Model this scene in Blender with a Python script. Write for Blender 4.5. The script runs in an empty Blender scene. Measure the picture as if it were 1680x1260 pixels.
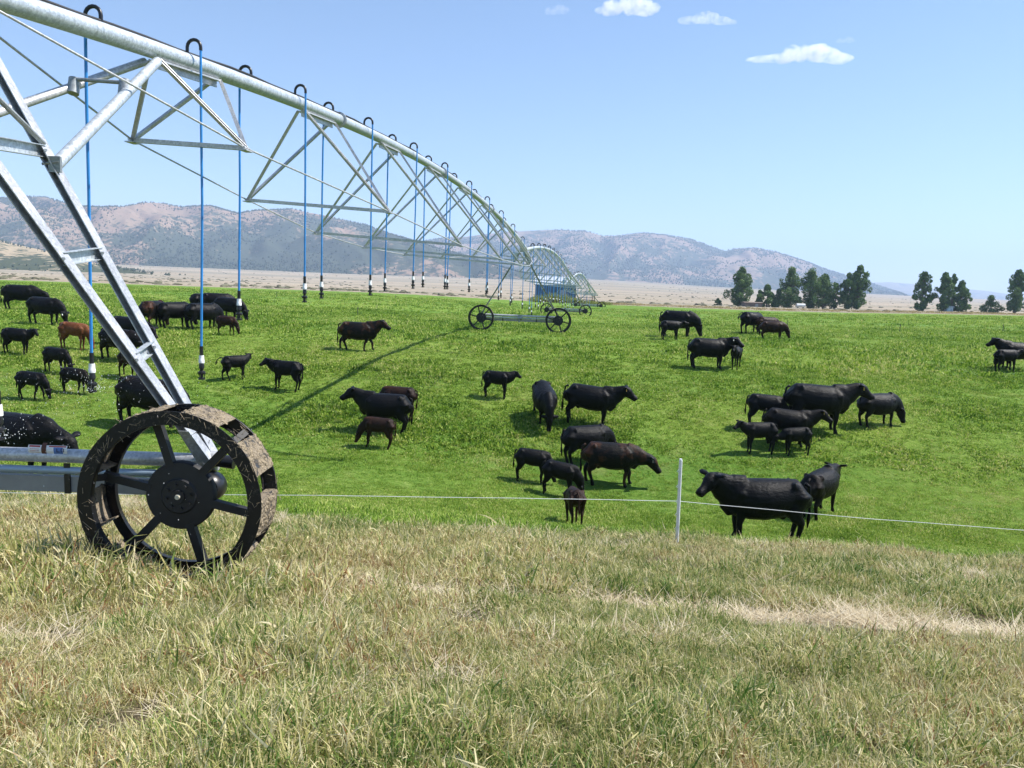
import bpy, bmesh, math, random
import numpy as np
from mathutils import Vector, Matrix, noise as mnoise
R = math.radians
rnd = random.Random(7)
nrs = np.random.RandomState(11)
sc = bpy.context.scene
COL = sc.collection

# ------------------------------------------------------------------ camera
F = 1262.0
PITCH, ROLL = R(6.73), R(1.9)
CM = Matrix.Rotation(R(90) - PITCH, 3, 'X') @ Matrix.Rotation(ROLL, 3, 'Z')
cam_d = bpy.data.cameras.new('camera'); cam = bpy.data.objects.new('camera', cam_d); COL.objects.link(cam)
cam_d.sensor_fit = 'HORIZONTAL'; cam_d.sensor_width = 36; cam_d.lens = F / 1680 * 36
cam_d.clip_start = 0.05; cam_d.clip_end = 40000
cam.matrix_world = CM.to_4x4(); cam.location = (0, 0, 0)
sc.camera = cam
def ray(px, py):
    v = CM @ Vector(((px - 840) / F, (630 - py) / F, -1)); return v
def at(px, py, Y):                      # world point on the pixel's ray at forward distance Y
    v = ray(px, py); return v * (Y / v.y)
def hor(px): return 481 + (px - 840) * 0.0332

# ------------------------------------------------------------------ helpers
def tag(o, label=None, cat=None, group=None, kind=None):
    if label: o['label'] = label
    if cat: o['category'] = cat
    if group: o['group'] = group
    if kind: o['kind'] = kind
    return o
def empty(name, loc=(0, 0, 0), rz=0):
    o = bpy.data.objects.new(name, None); COL.objects.link(o); o.location = loc; o.rotation_euler = (0, 0, rz)
    o.empty_display_size = 0.2
    return o
def link(name, me, mat=None, parent=None, smooth=False):
    o = bpy.data.objects.new(name, me); COL.objects.link(o)
    if mat is not None and len(me.materials) == 0: me.materials.append(mat)
    if parent: o.parent = parent
    if smooth:
        me.polygons.foreach_set('use_smooth', [True] * len(me.polygons))
    return o
def npmesh(name, verts, faces_flat, loop_tot, smooth=False):
    me = bpy.data.meshes.new(name)
    verts = np.asarray(verts, dtype=np.float32); faces_flat = np.asarray(faces_flat, dtype=np.int32)
    loop_tot = np.asarray(loop_tot, dtype=np.int32)
    me.vertices.add(len(verts)); me.vertices.foreach_set('co', verts.ravel())
    me.loops.add(len(faces_flat)); me.loops.foreach_set('vertex_index', faces_flat)
    me.polygons.add(len(loop_tot))
    st = np.concatenate(([0], np.cumsum(loop_tot)[:-1])).astype(np.int32)
    me.polygons.foreach_set('loop_start', st); me.polygons.foreach_set('loop_total', loop_tot)
    me.polygons.foreach_set('use_smooth', [smooth] * len(loop_tot))
    me.update(calc_edges=True); me.validate()
    return me
def grid_mesh(name, P):                 # P: (n,m,3)
    n, m = P.shape[:2]
    idx = np.arange(n * m).reshape(n, m)
    q = np.stack([idx[:-1, :-1], idx[:-1, 1:], idx[1:, 1:], idx[1:, :-1]], -1).reshape(-1, 4)
    return npmesh(name, P.reshape(-1, 3), q.ravel(), np.full(len(q), 4), True)

class MB:
    def __init__(s): s.v = []; s.f = []
    def frame(s, p0, p1, up=(0, 0, 1)):
        d = (Vector(p1) - Vector(p0)).normalized(); u = Vector(up)
        if abs(d.dot(u)) > .98: u = Vector((0, 1, 0))
        a = d.cross(u).normalized(); b = a.cross(d).normalized()
        return d, a, b
    def bar(s, p0, p1, w, h, up=(0, 0, 1)):
        p0 = Vector(p0); p1 = Vector(p1); d, a, b = s.frame(p0, p1, up); n = len(s.v)
        for p in (p0, p1):
            for (i, j) in ((-1, -1), (1, -1), (1, 1), (-1, 1)):
                s.v.append(p + a * (i * w / 2) + b * (j * h / 2))
        s.f += [(n, n+3, n+2, n+1), (n+4, n+5, n+6, n+7)] + [(n+k, n+(k+1) % 4, n+4+(k+1) % 4, n+4+k) for k in range(4)]
    def channel(s, p0, p1, w, h, t=.012, up=(0, 0, 1)):
        p0 = Vector(p0); p1 = Vector(p1); d, a, b = s.frame(p0, p1, up)
        s.bar(p0 - b * (h/2 - t/2), p1 - b * (h/2 - t/2), w, t, up)
        for k in (-1, 1):
            s.bar(p0 + a * k * (w/2 - t/2) + b*t/2, p1 + a * k * (w/2 - t/2) + b*t/2, t, h - t - .001, up)
    def box(s, c, sz, rz=0):
        n = len(s.v); M = Matrix.Rotation(rz, 3, 'Z')
        for k in (-1, 1):
            for (i, j) in ((-1, -1), (1, -1), (1, 1), (-1, 1)):
                s.v.append(Vector(c) + M @ Vector((i*sz[0]/2, j*sz[1]/2, k*sz[2]/2)))
        s.f += [(n, n+3, n+2, n+1), (n+4, n+5, n+6, n+7)] + [(n+k, n+(k+1) % 4, n+4+(k+1) % 4, n+4+k) for k in range(4)]
    def tube(s, pts, r, n=10, cap=True, ell=None):
        pts = [Vector(p) for p in pts]; base = len(s.v); up = Vector((0, 0, 1)); prev = None
        m = len(pts)
        for i, p in enumerate(pts):
            d = (pts[min(i+1, m-1)] - pts[max(i-1, 0)]).normalized()
            if prev is None:
                u = up if abs(d.z) < .95 else Vector((0, 1, 0))
                a = d.cross(u).normalized()
            else:
                a = (prev - d * prev.dot(d)).normalized()
            prev = a; b = a.cross(d).normalized()
            rr = r[i] if isinstance(r, (list, tuple)) else r
            for k in range(n):
                t = 2 * math.pi * k / n
                s.v.append(p + a * (rr * math.cos(t)) + b * (rr * math.sin(t)))
        for i in range(m - 1):
            for k in range(n):
                s.f.append((base+i*n+k, base+i*n+(k+1) % n, base+(i+1)*n+(k+1) % n, base+(i+1)*n+k))
        if cap:
            s.f.append(tuple(base + k for k in reversed(range(n))))
            s.f.append(tuple(base + (m-1)*n + k for k in range(n)))
    def revolve(s, prof, c, axis='Y', n=48, closed=True):   # prof: list of (radius, offset along axis)
        base = len(s.v); c = Vector(c); m = len(prof)
        for k in range(n):
            t = 2*math.pi*k/n
            for (r, o) in prof:
                if axis == 'Y': v = Vector((r*math.cos(t), o, r*math.sin(t)))
                elif axis == 'Z': v = Vector((r*math.cos(t), r*math.sin(t), o))
                else: v = Vector((o, r*math.cos(t), r*math.sin(t)))
                s.v.append(c + v)
        for k in range(n):
            k2 = (k+1) % n
            for i in range(m if closed else m-1):
                j = (i+1) % m
                s.f.append((base+k*m+i, base+k*m+j, base+k2*m+j, base+k2*m+i))
    def build(s, name, mat, parent=None, smooth=False):
        me = bpy.data.meshes.new(name)
        me.from_pydata([tuple(v) for v in s.v], [], s.f); me.update()
        if smooth:
            bm = bmesh.new(); bm.from_mesh(me)
            for f in bm.faces: f.smooth = True
            for e in bm.edges:
                if len(e.link_faces) == 2 and e.calc_face_angle(0) > R(40): e.smooth = False
            bm.to_mesh(me); bm.free()
        return link(name, me, mat, parent)

# ------------------------------------------------------------------ materials
def newmat(name):
    m = bpy.data.materials.new(name); m.use_nodes = True; nt = m.node_tree
    b = nt.nodes['Principled BSDF']; return m, nt, b
def N(nt, t, **kw):
    n = nt.nodes.new(t)
    for k, v in kw.items():
        if k.startswith('i_'): n.inputs[k[2:].replace('_', ' ')].default_value = v
        else: setattr(n, k, v)
    return n
def ramp(nt, fac, stops, interp='LINEAR'):
    r = nt.nodes.new('ShaderNodeValToRGB'); r.color_ramp.interpolation = interp
    e = r.color_ramp.elements
    while len(e) < len(stops): e.new(.5)
    for i, (p, c) in enumerate(stops):
        e[i].position = p; e[i].color = (*c, 1) if len(c) == 3 else c
    nt.links.new(fac, r.inputs[0]); return r.outputs[0]
def noise(nt, scale, detail=4, rough=.6, coord=None, dist=0):
    n = N(nt, 'ShaderNodeTexNoise'); n.inputs['Scale'].default_value = scale
    n.inputs['Detail'].default_value = detail; n.inputs['Roughness'].default_value = rough
    n.inputs['Distortion'].default_value = dist
    if coord is not None: nt.links.new(coord, n.inputs['Vector'])
    return n.outputs[0]
def mixc(nt, fac, a, b, mode='MIX'):
    n = nt.nodes.new('ShaderNodeMix'); n.data_type = 'RGBA'; n.blend_type = mode
    for s, v in ((n.inputs[0], fac), (n.inputs[6], a), (n.inputs[7], b)):
        if isinstance(v, (int, float)): s.default_value = v
        elif isinstance(v, tuple): s.default_value = (*v, 1)
        else: nt.links.new(v, s)
    return n.outputs[2]
def math_(nt, op, a, b=None, clamp=False):
    n = nt.nodes.new('ShaderNodeMath'); n.operation = op; n.use_clamp = clamp
    for s, v in zip(n.inputs, (a, b)):
        if v is None: continue
        if isinstance(v, (int, float)): s.default_value = v
        else: nt.links.new(v, s)
    return n.outputs[0]
def pos(nt): return nt.nodes.new('ShaderNodeNewGeometry').outputs['Position']
def objc(nt): return nt.nodes.new('ShaderNodeTexCoord').outputs['Object']
def attr(nt, name):
    n = nt.nodes.new('ShaderNodeAttribute'); n.attribute_name = name; return n
def bump(nt, bsdf, h, strength=.3, dist=.02):
    b = nt.nodes.new('ShaderNodeBump'); b.inputs['Strength'].default_value = strength; b.inputs['Distance'].default_value = dist
    nt.links.new(h, b.inputs['Height']); nt.links.new(b.outputs[0], bsdf.inputs['Normal'])
def mapping(nt, vec, scale):
    n = nt.nodes.new('ShaderNodeMapping'); n.inputs['Scale'].default_value = scale
    nt.links.new(vec, n.inputs['Vector']); return n.outputs[0]
def plain(name, c, rough=.6, metal=0, var=.25, sc_=8, bmp=0):
    m, nt, b = newmat(name); p = objc(nt)
    n = noise(nt, sc_, 5, .65, p)
    c2 = tuple(min(1, x*(1+var)) for x in c); c1 = tuple(x*(1-var) for x in c)
    nt.links.new(ramp(nt, n, [(.3, c1), (.7, c2)]), b.inputs['Base Color'])
    b.inputs['Roughness'].default_value = rough; b.inputs['Metallic'].default_value = metal
    if bmp: bump(nt, b, n, bmp)
    return m

def mat_galv(name='galvanised_steel', c=(.55, .55, .58), metal=.42, rough=.42, stripes=False):
    m, nt, b = newmat(name); p = objc(nt)
    v = N(nt, 'ShaderNodeTexVoronoi'); v.inputs['Scale'].default_value = 55; nt.links.new(p, v.inputs['Vector'])
    sp = ramp(nt, v.outputs['Color'], [(0, tuple(x*.72 for x in c)), (1, tuple(min(1, x*1.2) for x in c))])
    n = noise(nt, 3.5, 6, .7, mapping(nt, p, (1, 6, 1) if stripes else (1, 1, 1)))
    streak = ramp(nt, n, [(.3, (.72, .74, .72)), (.7, (1.12, 1.12, 1.1))])
    nt.links.new(mixc(nt, 1, sp, streak, 'MULTIPLY'), b.inputs['Base Color'])
    b.inputs['Metallic'].default_value = metal
    nt.links.new(ramp(nt, n, [(.2, (rough-.1,)*3), (.8, (rough+.15,)*3)]), b.inputs['Roughness'])
    bump(nt, b, n, .08)
    return m
GALV = mat_galv()
GALVP = mat_galv('galvanised_pipe', (.56, .60, .65), .5, .45, True)
GALVD = mat_galv('dull_steel', (.34, .36, .38), .6, .5)
BEAM = plain('grey_beam_paint', (.27, .26, .24), .6, 0, .12, 6)
BLUEPIPE = plain('blue_grey_conduit', (.30, .38, .46), .4, .3, .1, 6)
HOSE = plain('blue_hose', (.030, .24, .62), .4, 0, .15, 4)
BLACKP = plain('black_plastic', (.012, .012, .014), .35, 0, .3, 12)
WHITEP = plain('white_plastic', (.75, .76, .76), .4, 0, .08, 8)
CABLE = plain('black_cable', (.015, .015, .017), .5, 0, .2, 8)
def mat_wheel():
    m, nt, b = newmat('muddy_black_wheel'); p = objc(nt)
    n1 = noise(nt, 5, 4, .6, p); n2 = noise(nt, 45, 6, .8, p)
    f = math_(nt, 'MULTIPLY', ramp(nt, n1, [(.46, (0,)*3), (.66, (1,)*3)]), ramp(nt, n2, [(.54, (0,)*3), (.62, (1,)*3)]))
    nt.links.new(mixc(nt, f, (.010, .010, .012), (.20, .155, .105)), b.inputs['Base Color'])
    nt.links.new(mixc(nt, f, (.38,)*3, (.95,)*3), b.inputs['Roughness']); b.inputs['Specular IOR Level'].default_value = .3
    bump(nt, b, f, .5, .01); return m
WHEEL = mat_wheel()
WBLACK = plain('black_enamel', (.010, .010, .012), .62, 0, .3, 10)
def mat_tread():
    m, nt, b = newmat('mud_caked_tread'); p = objc(nt)
    n = noise(nt, 11, 6, .75, p); n2 = noise(nt, 70, 4, .8, p)
    f = ramp(nt, math_(nt, 'ADD', n, math_(nt, 'MULTIPLY', n2, .35)), [(.56, (0,)*3), (.64, (1,)*3)])
    mud = ramp(nt, n2, [(.3, (.11, .085, .06)), (.5, (.22, .18, .13)), (.7, (.33, .28, .21))])
    nt.links.new(mixc(nt, f, (.05, .055, .065), mud), b.inputs['Base Color'])
    nt.links.new(mixc(nt, f, (.8,)*3, (.95,)*3), b.inputs['Roughness']); b.inputs['Specular IOR Level'].default_value = .15
    bump(nt, b, f, .7, .02); return m
TREAD = mat_tread()

# ------------------------------------------------------------------ terrain
US = np.array([-.9, -.666, -.2, .1, .33, .666, .9])
DS = np.array([0, 1.5, 3.5, 6, 9, 13, 17, 20, 23.5, 26, 33, 42, 60, 100, 150, 300, 600, 1000, 2000, 3000, 6000, 12000.])
far = [2, 9, 36, 62, 88, 120]
ZT = np.array([
 [-1.6,-1.6,-1.85,-2.30,-2.75,-3.55,-4.2,-4.25,-3.8,-3.3,-2.2,-1.7,-1.25,-.8,-.6, .8]+[4,14,46,72,95,120],
 [-1.6,-1.6,-1.85,-2.30,-2.75,-3.6,-4.3,-4.35,-3.9,-3.4,-2.3,-1.8,-1.35,-.9,-.7, .5]+[3,12,42,68,92,120],
 [-1.6,-1.6,-1.85,-2.35,-2.9,-3.9,-4.7,-4.9,-4.5,-4.0,-2.65,-2.05,-1.8,-1.2,-.75,-.6]+far,
 [-1.6,-1.6,-1.85,-2.35,-2.95,-4.05,-5.2,-5.45,-4.95,-4.15,-2.9,-2.1,-2.25,-2.1,-1.6,-1.9]+[1,8,36,62,88,120],
 [-1.6,-1.6,-1.9,-2.4,-3.0,-4.15,-5.4,-5.4,-4.8,-4.1,-3.0,-2.1,-1.9,-1.8,-1.65,-1.9]+[0,5,24,46,82,118],
 [-1.6,-1.6,-1.9,-2.45,-3.1,-4.3,-5.5,-5.4,-4.8,-4.2,-3.1,-2.2,-1.8,-1.3,-.95,-1.2]+[0,4,16,34,70,110],
 [-1.6,-1.6,-1.9,-2.45,-3.1,-4.3,-5.5,-5.4,-4.8,-4.2,-3.1,-2.2,-1.8,-1.2,-.8,-.9]+[0,4,14,30,66,110]])
LD = np.log(DS + 3.0)
def pchip_slopes(x, y):
    h = np.diff(x); d = np.diff(y) / h; m = np.zeros_like(y)
    for i in range(1, len(x)-1):
        if d[i-1]*d[i] > 0:
            w1 = 2*h[i]+h[i-1]; w2 = h[i]+2*h[i-1]; m[i] = (w1+w2)/(w1/d[i-1]+w2/d[i])
    m[0] = d[0]; m[-1] = d[-1]; return m
SL = np.array([pchip_slopes(LD, r) for r in ZT])
def _pch(row, t):
    i = np.clip(np.searchsorted(LD, t) - 1, 0, len(LD)-2)
    h = LD[i+1]-LD[i]; s = np.clip((t-LD[i])/h, 0, 1)
    y0, y1 = ZT[row, i], ZT[row, i+1]; m0, m1 = SL[row, i]*h, SL[row, i+1]*h
    return (2*s**3-3*s**2+1)*y0+(s**3-2*s**2+s)*m0+(-2*s**3+3*s**2)*y1+(s**3-s**2)*m1
def H(X, Y):
    X = np.asarray(X, dtype=float); Y = np.asarray(Y, dtype=float)
    D = np.maximum(np.maximum(Y, np.abs(X)/.9), -Y); D = np.maximum(D, 1e-3)
    D = np.sqrt(D*D + .25)
    u = np.clip(X/D, -.9, .9); t = np.log(D+3.0)
    rows = np.stack([_pch(np.full(u.shape, k), t) for k in range(len(US))])
    i = np.clip(np.searchsorted(US, u)-1, 0, len(US)-2)
    w = (u-US[i])/(US[i+1]-US[i]); w = w*w*(3-2*w)*.6+w*.4
    z = np.take_along_axis(rows, i[None], 0)[0]*(1-w)+np.take_along_axis(rows, (i+1)[None], 0)[0]*w
    a = np.clip(D/20, .25, 1)
    z = z + .035*a*(np.sin(X*.9+np.sin(Y*.7)*1.3)+np.sin(Y*1.1+X*.4))*.5 + .012*(np.sin(X*3.1+1.7*np.sin(Y*2.3))+np.cos(Y*3.7+X*1.9))
    # shallow wheel rut running under the near tower
    yr = rut_y(X); g = np.exp(-((Y-yr)/.24)**2)
    z = z - .07*g*(D < 16)
    return z
def rut_y(X): return 5.9 - .045*(X+2.6) - .0095*(X+2.6)**2
def Hs(x, y): return float(H(np.array([x]), np.array([y]))[0])
def ground(px, py, ymin=2.0, ymax=800):        # first hit of the pixel's ray with the ground
    v = ray(px, py); v = v/v.y
    Ys = np.exp(np.linspace(math.log(ymin), math.log(ymax), 1500))
    d = v.z*Ys - H(v.x*Ys, Ys)
    k = np.where((d[:-1] > 0) & (d[1:] <= 0))[0]
    if len(k) == 0: k = [int(np.argmin(np.abs(d)))]
    Y = Ys[k[0]]; return Vector((v.x*Y, Y, Hs(v.x*Y, Y)))

def vnoise(x, y, s, seed=0):                   # cheap smooth 2-d value noise in numpy
    x = x*s + seed*17.3; y = y*s - seed*9.1
    xi = np.floor(x).astype(np.int64); yi = np.floor(y).astype(np.int64); fx = x-xi; fy = y-yi
    fx = fx*fx*(3-2*fx); fy = fy*fy*(3-2*fy)
    def h(a, b):
        n = (a*374761393 + b*668265263 + seed*144269) & 0x7fffffff
        n = ((n ^ (n >> 13))*1274126177) & 0x7fffffff
        return ((n ^ (n >> 16)) & 0xffff)/65535.0
    return (h(xi, yi)*(1-fx)+h(xi+1, yi)*fx)*(1-fy)+(h(xi, yi+1)*(1-fx)+h(xi+1, yi+1)*fx)*fy
def fbm(x, y, s, o=4, seed=0):
    r = 0; a = 1; t = 0
    for k in range(o): r = r + a*vnoise(x, y, s*2**k, seed+k); t += a; a *= .5
    return r/t
def edge_dry(X, Y):                            # > 0: dry bank, < 0: green pasture
    u = np.clip(X/np.maximum(Y, 1), -.9, .9)
    e = 10.2 + .45*np.clip(u, 0, 1) + np.where(u < -.15, (-.15-u)*1.0, 0)
    return e - Y + (fbm(X, Y, .45, 5, 3)-.5)*3.4

def make_ground():
    rr = np.concatenate([[0], np.exp(np.linspace(math.log(.4), math.log(12000), 420))])
    a1 = np.linspace(R(38), R(142), 520); a2 = np.linspace(R(142), R(398), 120)[1:]
    aa = np.concatenate([a1, a2])
    Rr, Aa = np.meshgrid(rr, aa, indexing='ij'); X = Rr*np.cos(Aa); Y = Rr*np.sin(Aa)
    Z = H(X, Y)
    me = grid_mesh('ground', np.stack([X, Y, Z], -1))
    D = np.maximum(Y, np.abs(X)*1.1)
    dry = np.clip(edge_dry(X, D)*.9+.5, 0, 1)
    fe = 148 + (fbm(X, Y, .02, 3, 5)-.5)*14 + np.where(X/np.maximum(Y, 1) > .2, -6, 0)
    plain_ = np.clip((Rr*0+D-fe)/3+.5, 0, 1)
    trk = np.exp(-((Y-rut_y(X))/.22)**2)*(X > -1.6) * (Rr < 14)
    colr = np.stack([dry, plain_, trk, np.ones_like(dry)], -1).reshape(-1, 4).astype(np.float32)
    ca = me.color_attributes.new('zone', 'FLOAT_COLOR', 'POINT'); ca.data.foreach_set('color', colr.ravel())
    m, nt, b = newmat('ground_soil_and_turf')
    p = pos(nt); z = N(nt, 'ShaderNodeSeparateColor'); nt.links.new(attr(nt, 'zone').outputs['Color'], z.inputs[0])
    # pasture
    n1 = noise(nt, .12, 5, .6, p); n2 = noise(nt, 5.5, 6, .8, p); n3 = noise(nt, .9, 4, .6, p)
    band = noise(nt, .1, 3, .5, mapping(nt, p, (.25, 1.6, 1)))
    g = ramp(nt, n2, [(.30, (.045, .09, .012)), (.44, (.11, .20, .025)), (.56, (.20, .30, .05)), (.70, (.36, .41, .14))])
    g = mixc(nt, ramp(nt, n1, [(.42, (0,)*3), (.64, (.75,)*3)]), g, mixc(nt, .5, g, (.20, .25, .035)))
    g = mixc(nt, ramp(nt, band, [(.42, (0,)*3), (.62, (.8,)*3)]), g, mixc(nt, .6, g, (.05, .16, .02)))
    g = mixc(nt, ramp(nt, n3, [(.55, (0,)*3), (.75, (.7,)*3)]), g, mixc(nt, .5, g, (.30, .29, .12)))
    # dry bank soil and litter
    d2 = noise(nt, 38, 5, .8, p); d3 = noise(nt, 1.6, 5, .7, p)
    d = ramp(nt, d2, [(.3, (.035, .032, .018)), (.5, (.12, .105, .055)), (.68, (.34, .29, .17))])
    d = mixc(nt, ramp(nt, d3, [(.5, (0,)*3), (.66, (.7,)*3)]), d, mixc(nt, .6, d, (.19, .12, .085)))
    d = mixc(nt, ramp(nt, z.outputs[2], [(.3, (0,)*3), (.9, (.9,)*3)]), d, mixc(nt, .8, d, (.58, .50, .39)))
    # far plain
    q = noise(nt, .02, 6, .7, mapping(nt, p, (.5, 1.2, 1))); q2 = noise(nt, .5, 6, .8, p)
    q3 = noise(nt, .0035, 4, .55, mapping(nt, p, (.3, 1.6, 1)))
    f = ramp(nt, q, [(.3, (.23, .185, .13)), (.5, (.34, .28, .21)), (.7, (.42, .36, .28))])
    f = mixc(nt, ramp(nt, q3, [(.45, (0,)*3), (.6, (.7,)*3)]), f, (.21, .20, .15))
    f = mixc(nt, ramp(nt, q2, [(.55, (0,)*3), (.7, (.5,)*3)]), f, (.15, .13, .08))
    c = mixc(nt, z.outputs[0], g, d); c = mixc(nt, z.outputs[1], c, f)
    nt.links.new(c, b.inputs['Base Color']); b.inputs['Roughness'].default_value = 1
    b.inputs['Specular IOR Level'].default_value = .1
    bump(nt, b, math_(nt, 'ADD', n2, math_(nt, 'MULTIPLY', d2, .3)), .9, .12)
    o = link('ground', me, m); tag(o, kind='structure')
make_ground()

# ------------------------------------------------------------------ grass (tufts instanced with geometry nodes)
def blade_mesh(name, nb, rad, h0, h1, w, lean, seed, flat=False, curl=.5):
    r = random.Random(seed); V = []; Fc = []; T = []
    for k in range(nb):
        a = r.uniform(0, 6.283); q = rad*math.sqrt(r.random()); x, y = q*math.cos(a), q*math.sin(a)
        h = r.uniform(h0, h1)*(1 if r.random() < .85 else 1.35); la = a + r.gauss(0, 1.2); L = abs(r.gauss(lean, lean*.6))
        if flat: L = r.uniform(.1, .35)
        d = Vector((math.cos(la), math.sin(la), 0)); s = Vector((-d.y, d.x, 0))
        sa = r.uniform(-.9, .9); s = (s*math.cos(sa)+d*math.sin(sa))
        ww = w*r.uniform(.6, 1.3); n = len(V); p = Vector((x, y, -.02)); tv = r.random(); ang = L*.3 if not flat else r.uniform(1.05, 1.5)
        seg = 3
        for i in range(seg+1):
            wi = ww*(1-.93*(i/seg)**1.5)
            V.append(p - s*wi/2); V.append(p + s*wi/2); T += [tv, tv]
            p = p + (d*math.sin(ang)+Vector((0, 0, math.cos(ang))))*h/seg
            ang += L*curl*(.7 if i == 0 else 1)
            if flat: ang = min(ang, 1.62)
        for i in range(seg): Fc.append((n+2*i, n+2*i+1, n+2*i+3, n+2*i+2))
    me = bpy.data.meshes.new(name); me.from_pydata([tuple(v) for v in V], [], Fc); me.update()
    at_ = me.attributes.new('tint', 'FLOAT', 'POINT'); at_.data.foreach_set('value', T)
    return me
def mat_blades(name, stops, patch, pscale, off=.1, spec=.25, trans=.35, stops2=None):
    m, nt, b = newmat(name); p = pos(nt)
    t = attr(nt, 'tint').outputs['Fac']; oi = nt.nodes.new('ShaderNodeObjectInfo').outputs['Random']
    n = noise(nt, pscale, 4, .6, p); n2 = noise(nt, pscale*.13, 3, .6, p)
    f = math_(nt, 'ADD', math_(nt, 'MULTIPLY', t, .75), math_(nt, 'MULTIPLY', oi, .12))
    f = math_(nt, 'ADD', f, math_(nt, 'MULTIPLY', math_(nt, 'SUBTRACT', math_(nt, 'ADD', n, n2), 1.0), patch))
    f = math_(nt, 'ADD', f, off, True)
    c = ramp(nt, f, stops)
    nt.links.new(c, b.inputs['Base Color']); b.inputs['Roughness'].default_value = .55
    b.inputs['Specular IOR Level'].default_value = spec
    tr = nt.nodes.new('ShaderNodeBsdfTranslucent'); nt.links.new(c, tr.inputs['Color'])
    mx = nt.nodes.new('ShaderNodeMixShader'); mx.inputs[0].default_value = trans
    nt.links.new(b.outputs[0], mx.inputs[1]); nt.links.new(tr.outputs[0], mx.inputs[2])
    nt.links.new(mx.outputs[0], nt.nodes['Material Output'].inputs['Surface'])
    return m
DRYM = mat_blades('dry_grass_blades', [(0, (.05, .13, .02)), (.2, (.11, .20, .035)), (.40, (.23, .28, .07)), (.55, (.44, .40, .15)), (.75, (.66, .58, .31)), (.92, (.74, .68, .44)), (1, (.30, .16, .07))], 1.0, 4.0, .17)
STRAWM = mat_blades('bleached_straw', [(0, (.40, .31, .17)), (.5, (.64, .55, .38)), (1, (.80, .72, .57))], .3, 1.5)
GREENM = mat_blades('pasture_blades', [(0, (.035, .10, .010)), (.25, (.10, .20, .015)), (.48, (.19, .32, .028)), (.72, (.35, .45, .07)), (1, (.62, .58, .24))], .75, .9)
def scatter(name, pts, rot, scl, idx, meshes, mat):
    pc = bpy.data.collections.new(name + '_kinds')     # never linked to the scene: only the blades' source
    for i, me in enumerate(meshes):
        if not me.materials: me.materials.append(mat)
        o = bpy.data.objects.new('%s_tuft_%02d' % (name, i), me); pc.objects.link(o)
    me = bpy.data.meshes.new(name); me.vertices.add(len(pts)); me.vertices.foreach_set('co', np.asarray(pts, dtype=np.float32).ravel())
    for nm, ty, val, key in (('rot', 'FLOAT_VECTOR', rot, 'vector'), ('scl', 'FLOAT', scl, 'value'), ('kidx', 'INT', idx, 'value')):
        a = me.attributes.new(nm, ty, 'POINT'); a.data.foreach_set(key, np.asarray(val, dtype=np.int32 if ty == 'INT' else np.float32).ravel())
    me.update(); me.materials.append(mat)
    o = bpy.data.objects.new(name, me); COL.objects.link(o)
    ng = bpy.data.node_groups.new(name, 'GeometryNodeTree')
    ng.interface.new_socket('Geometry', in_out='INPUT', socket_type='NodeSocketGeometry')
    ng.interface.new_socket('Geometry', in_out='OUTPUT', socket_type='NodeSocketGeometry')
    gi = ng.nodes.new('NodeGroupInput'); go = ng.nodes.new('NodeGroupOutput')
    ci = ng.nodes.new('GeometryNodeCollectionInfo'); ci.inputs['Collection'].default_value = pc
    ci.inputs['Separate Children'].default_value = True; ci.inputs['Reset Children'].default_value = True
    ip = ng.nodes.new('GeometryNodeInstanceOnPoints'); ip.inputs['Pick Instance'].default_value = True
    def na(n, t):
        k = ng.nodes.new('GeometryNodeInputNamedAttribute'); k.data_type = t; k.inputs['Name'].default_value = n; return k.outputs['Attribute']
    e = ng.nodes.new('FunctionNodeEulerToRotation')
    L = ng.links.new
    L(gi.outputs[0], ip.inputs['Points']); L(ci.outputs[0], ip.inputs['Instance'])
    L(na('rot', 'FLOAT_VECTOR'), e.inputs[0]); L(e.outputs[0], ip.inputs['Rotation'])
    L(na('scl', 'FLOAT'), ip.inputs['Scale']); L(na('kidx', 'INT'), ip.inputs['Instance Index'])
    L(ip.outputs[0], go.inputs[0])
    md = o.modifiers.new('scatter', 'NODES'); md.node_group = ng
    return o
def wedge(n, d0, d1, umax=.80):
    D = np.sqrt(nrs.uniform(d0**2, d1**2, n)); u = nrs.uniform(-umax, umax, n); return D*u, D
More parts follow.
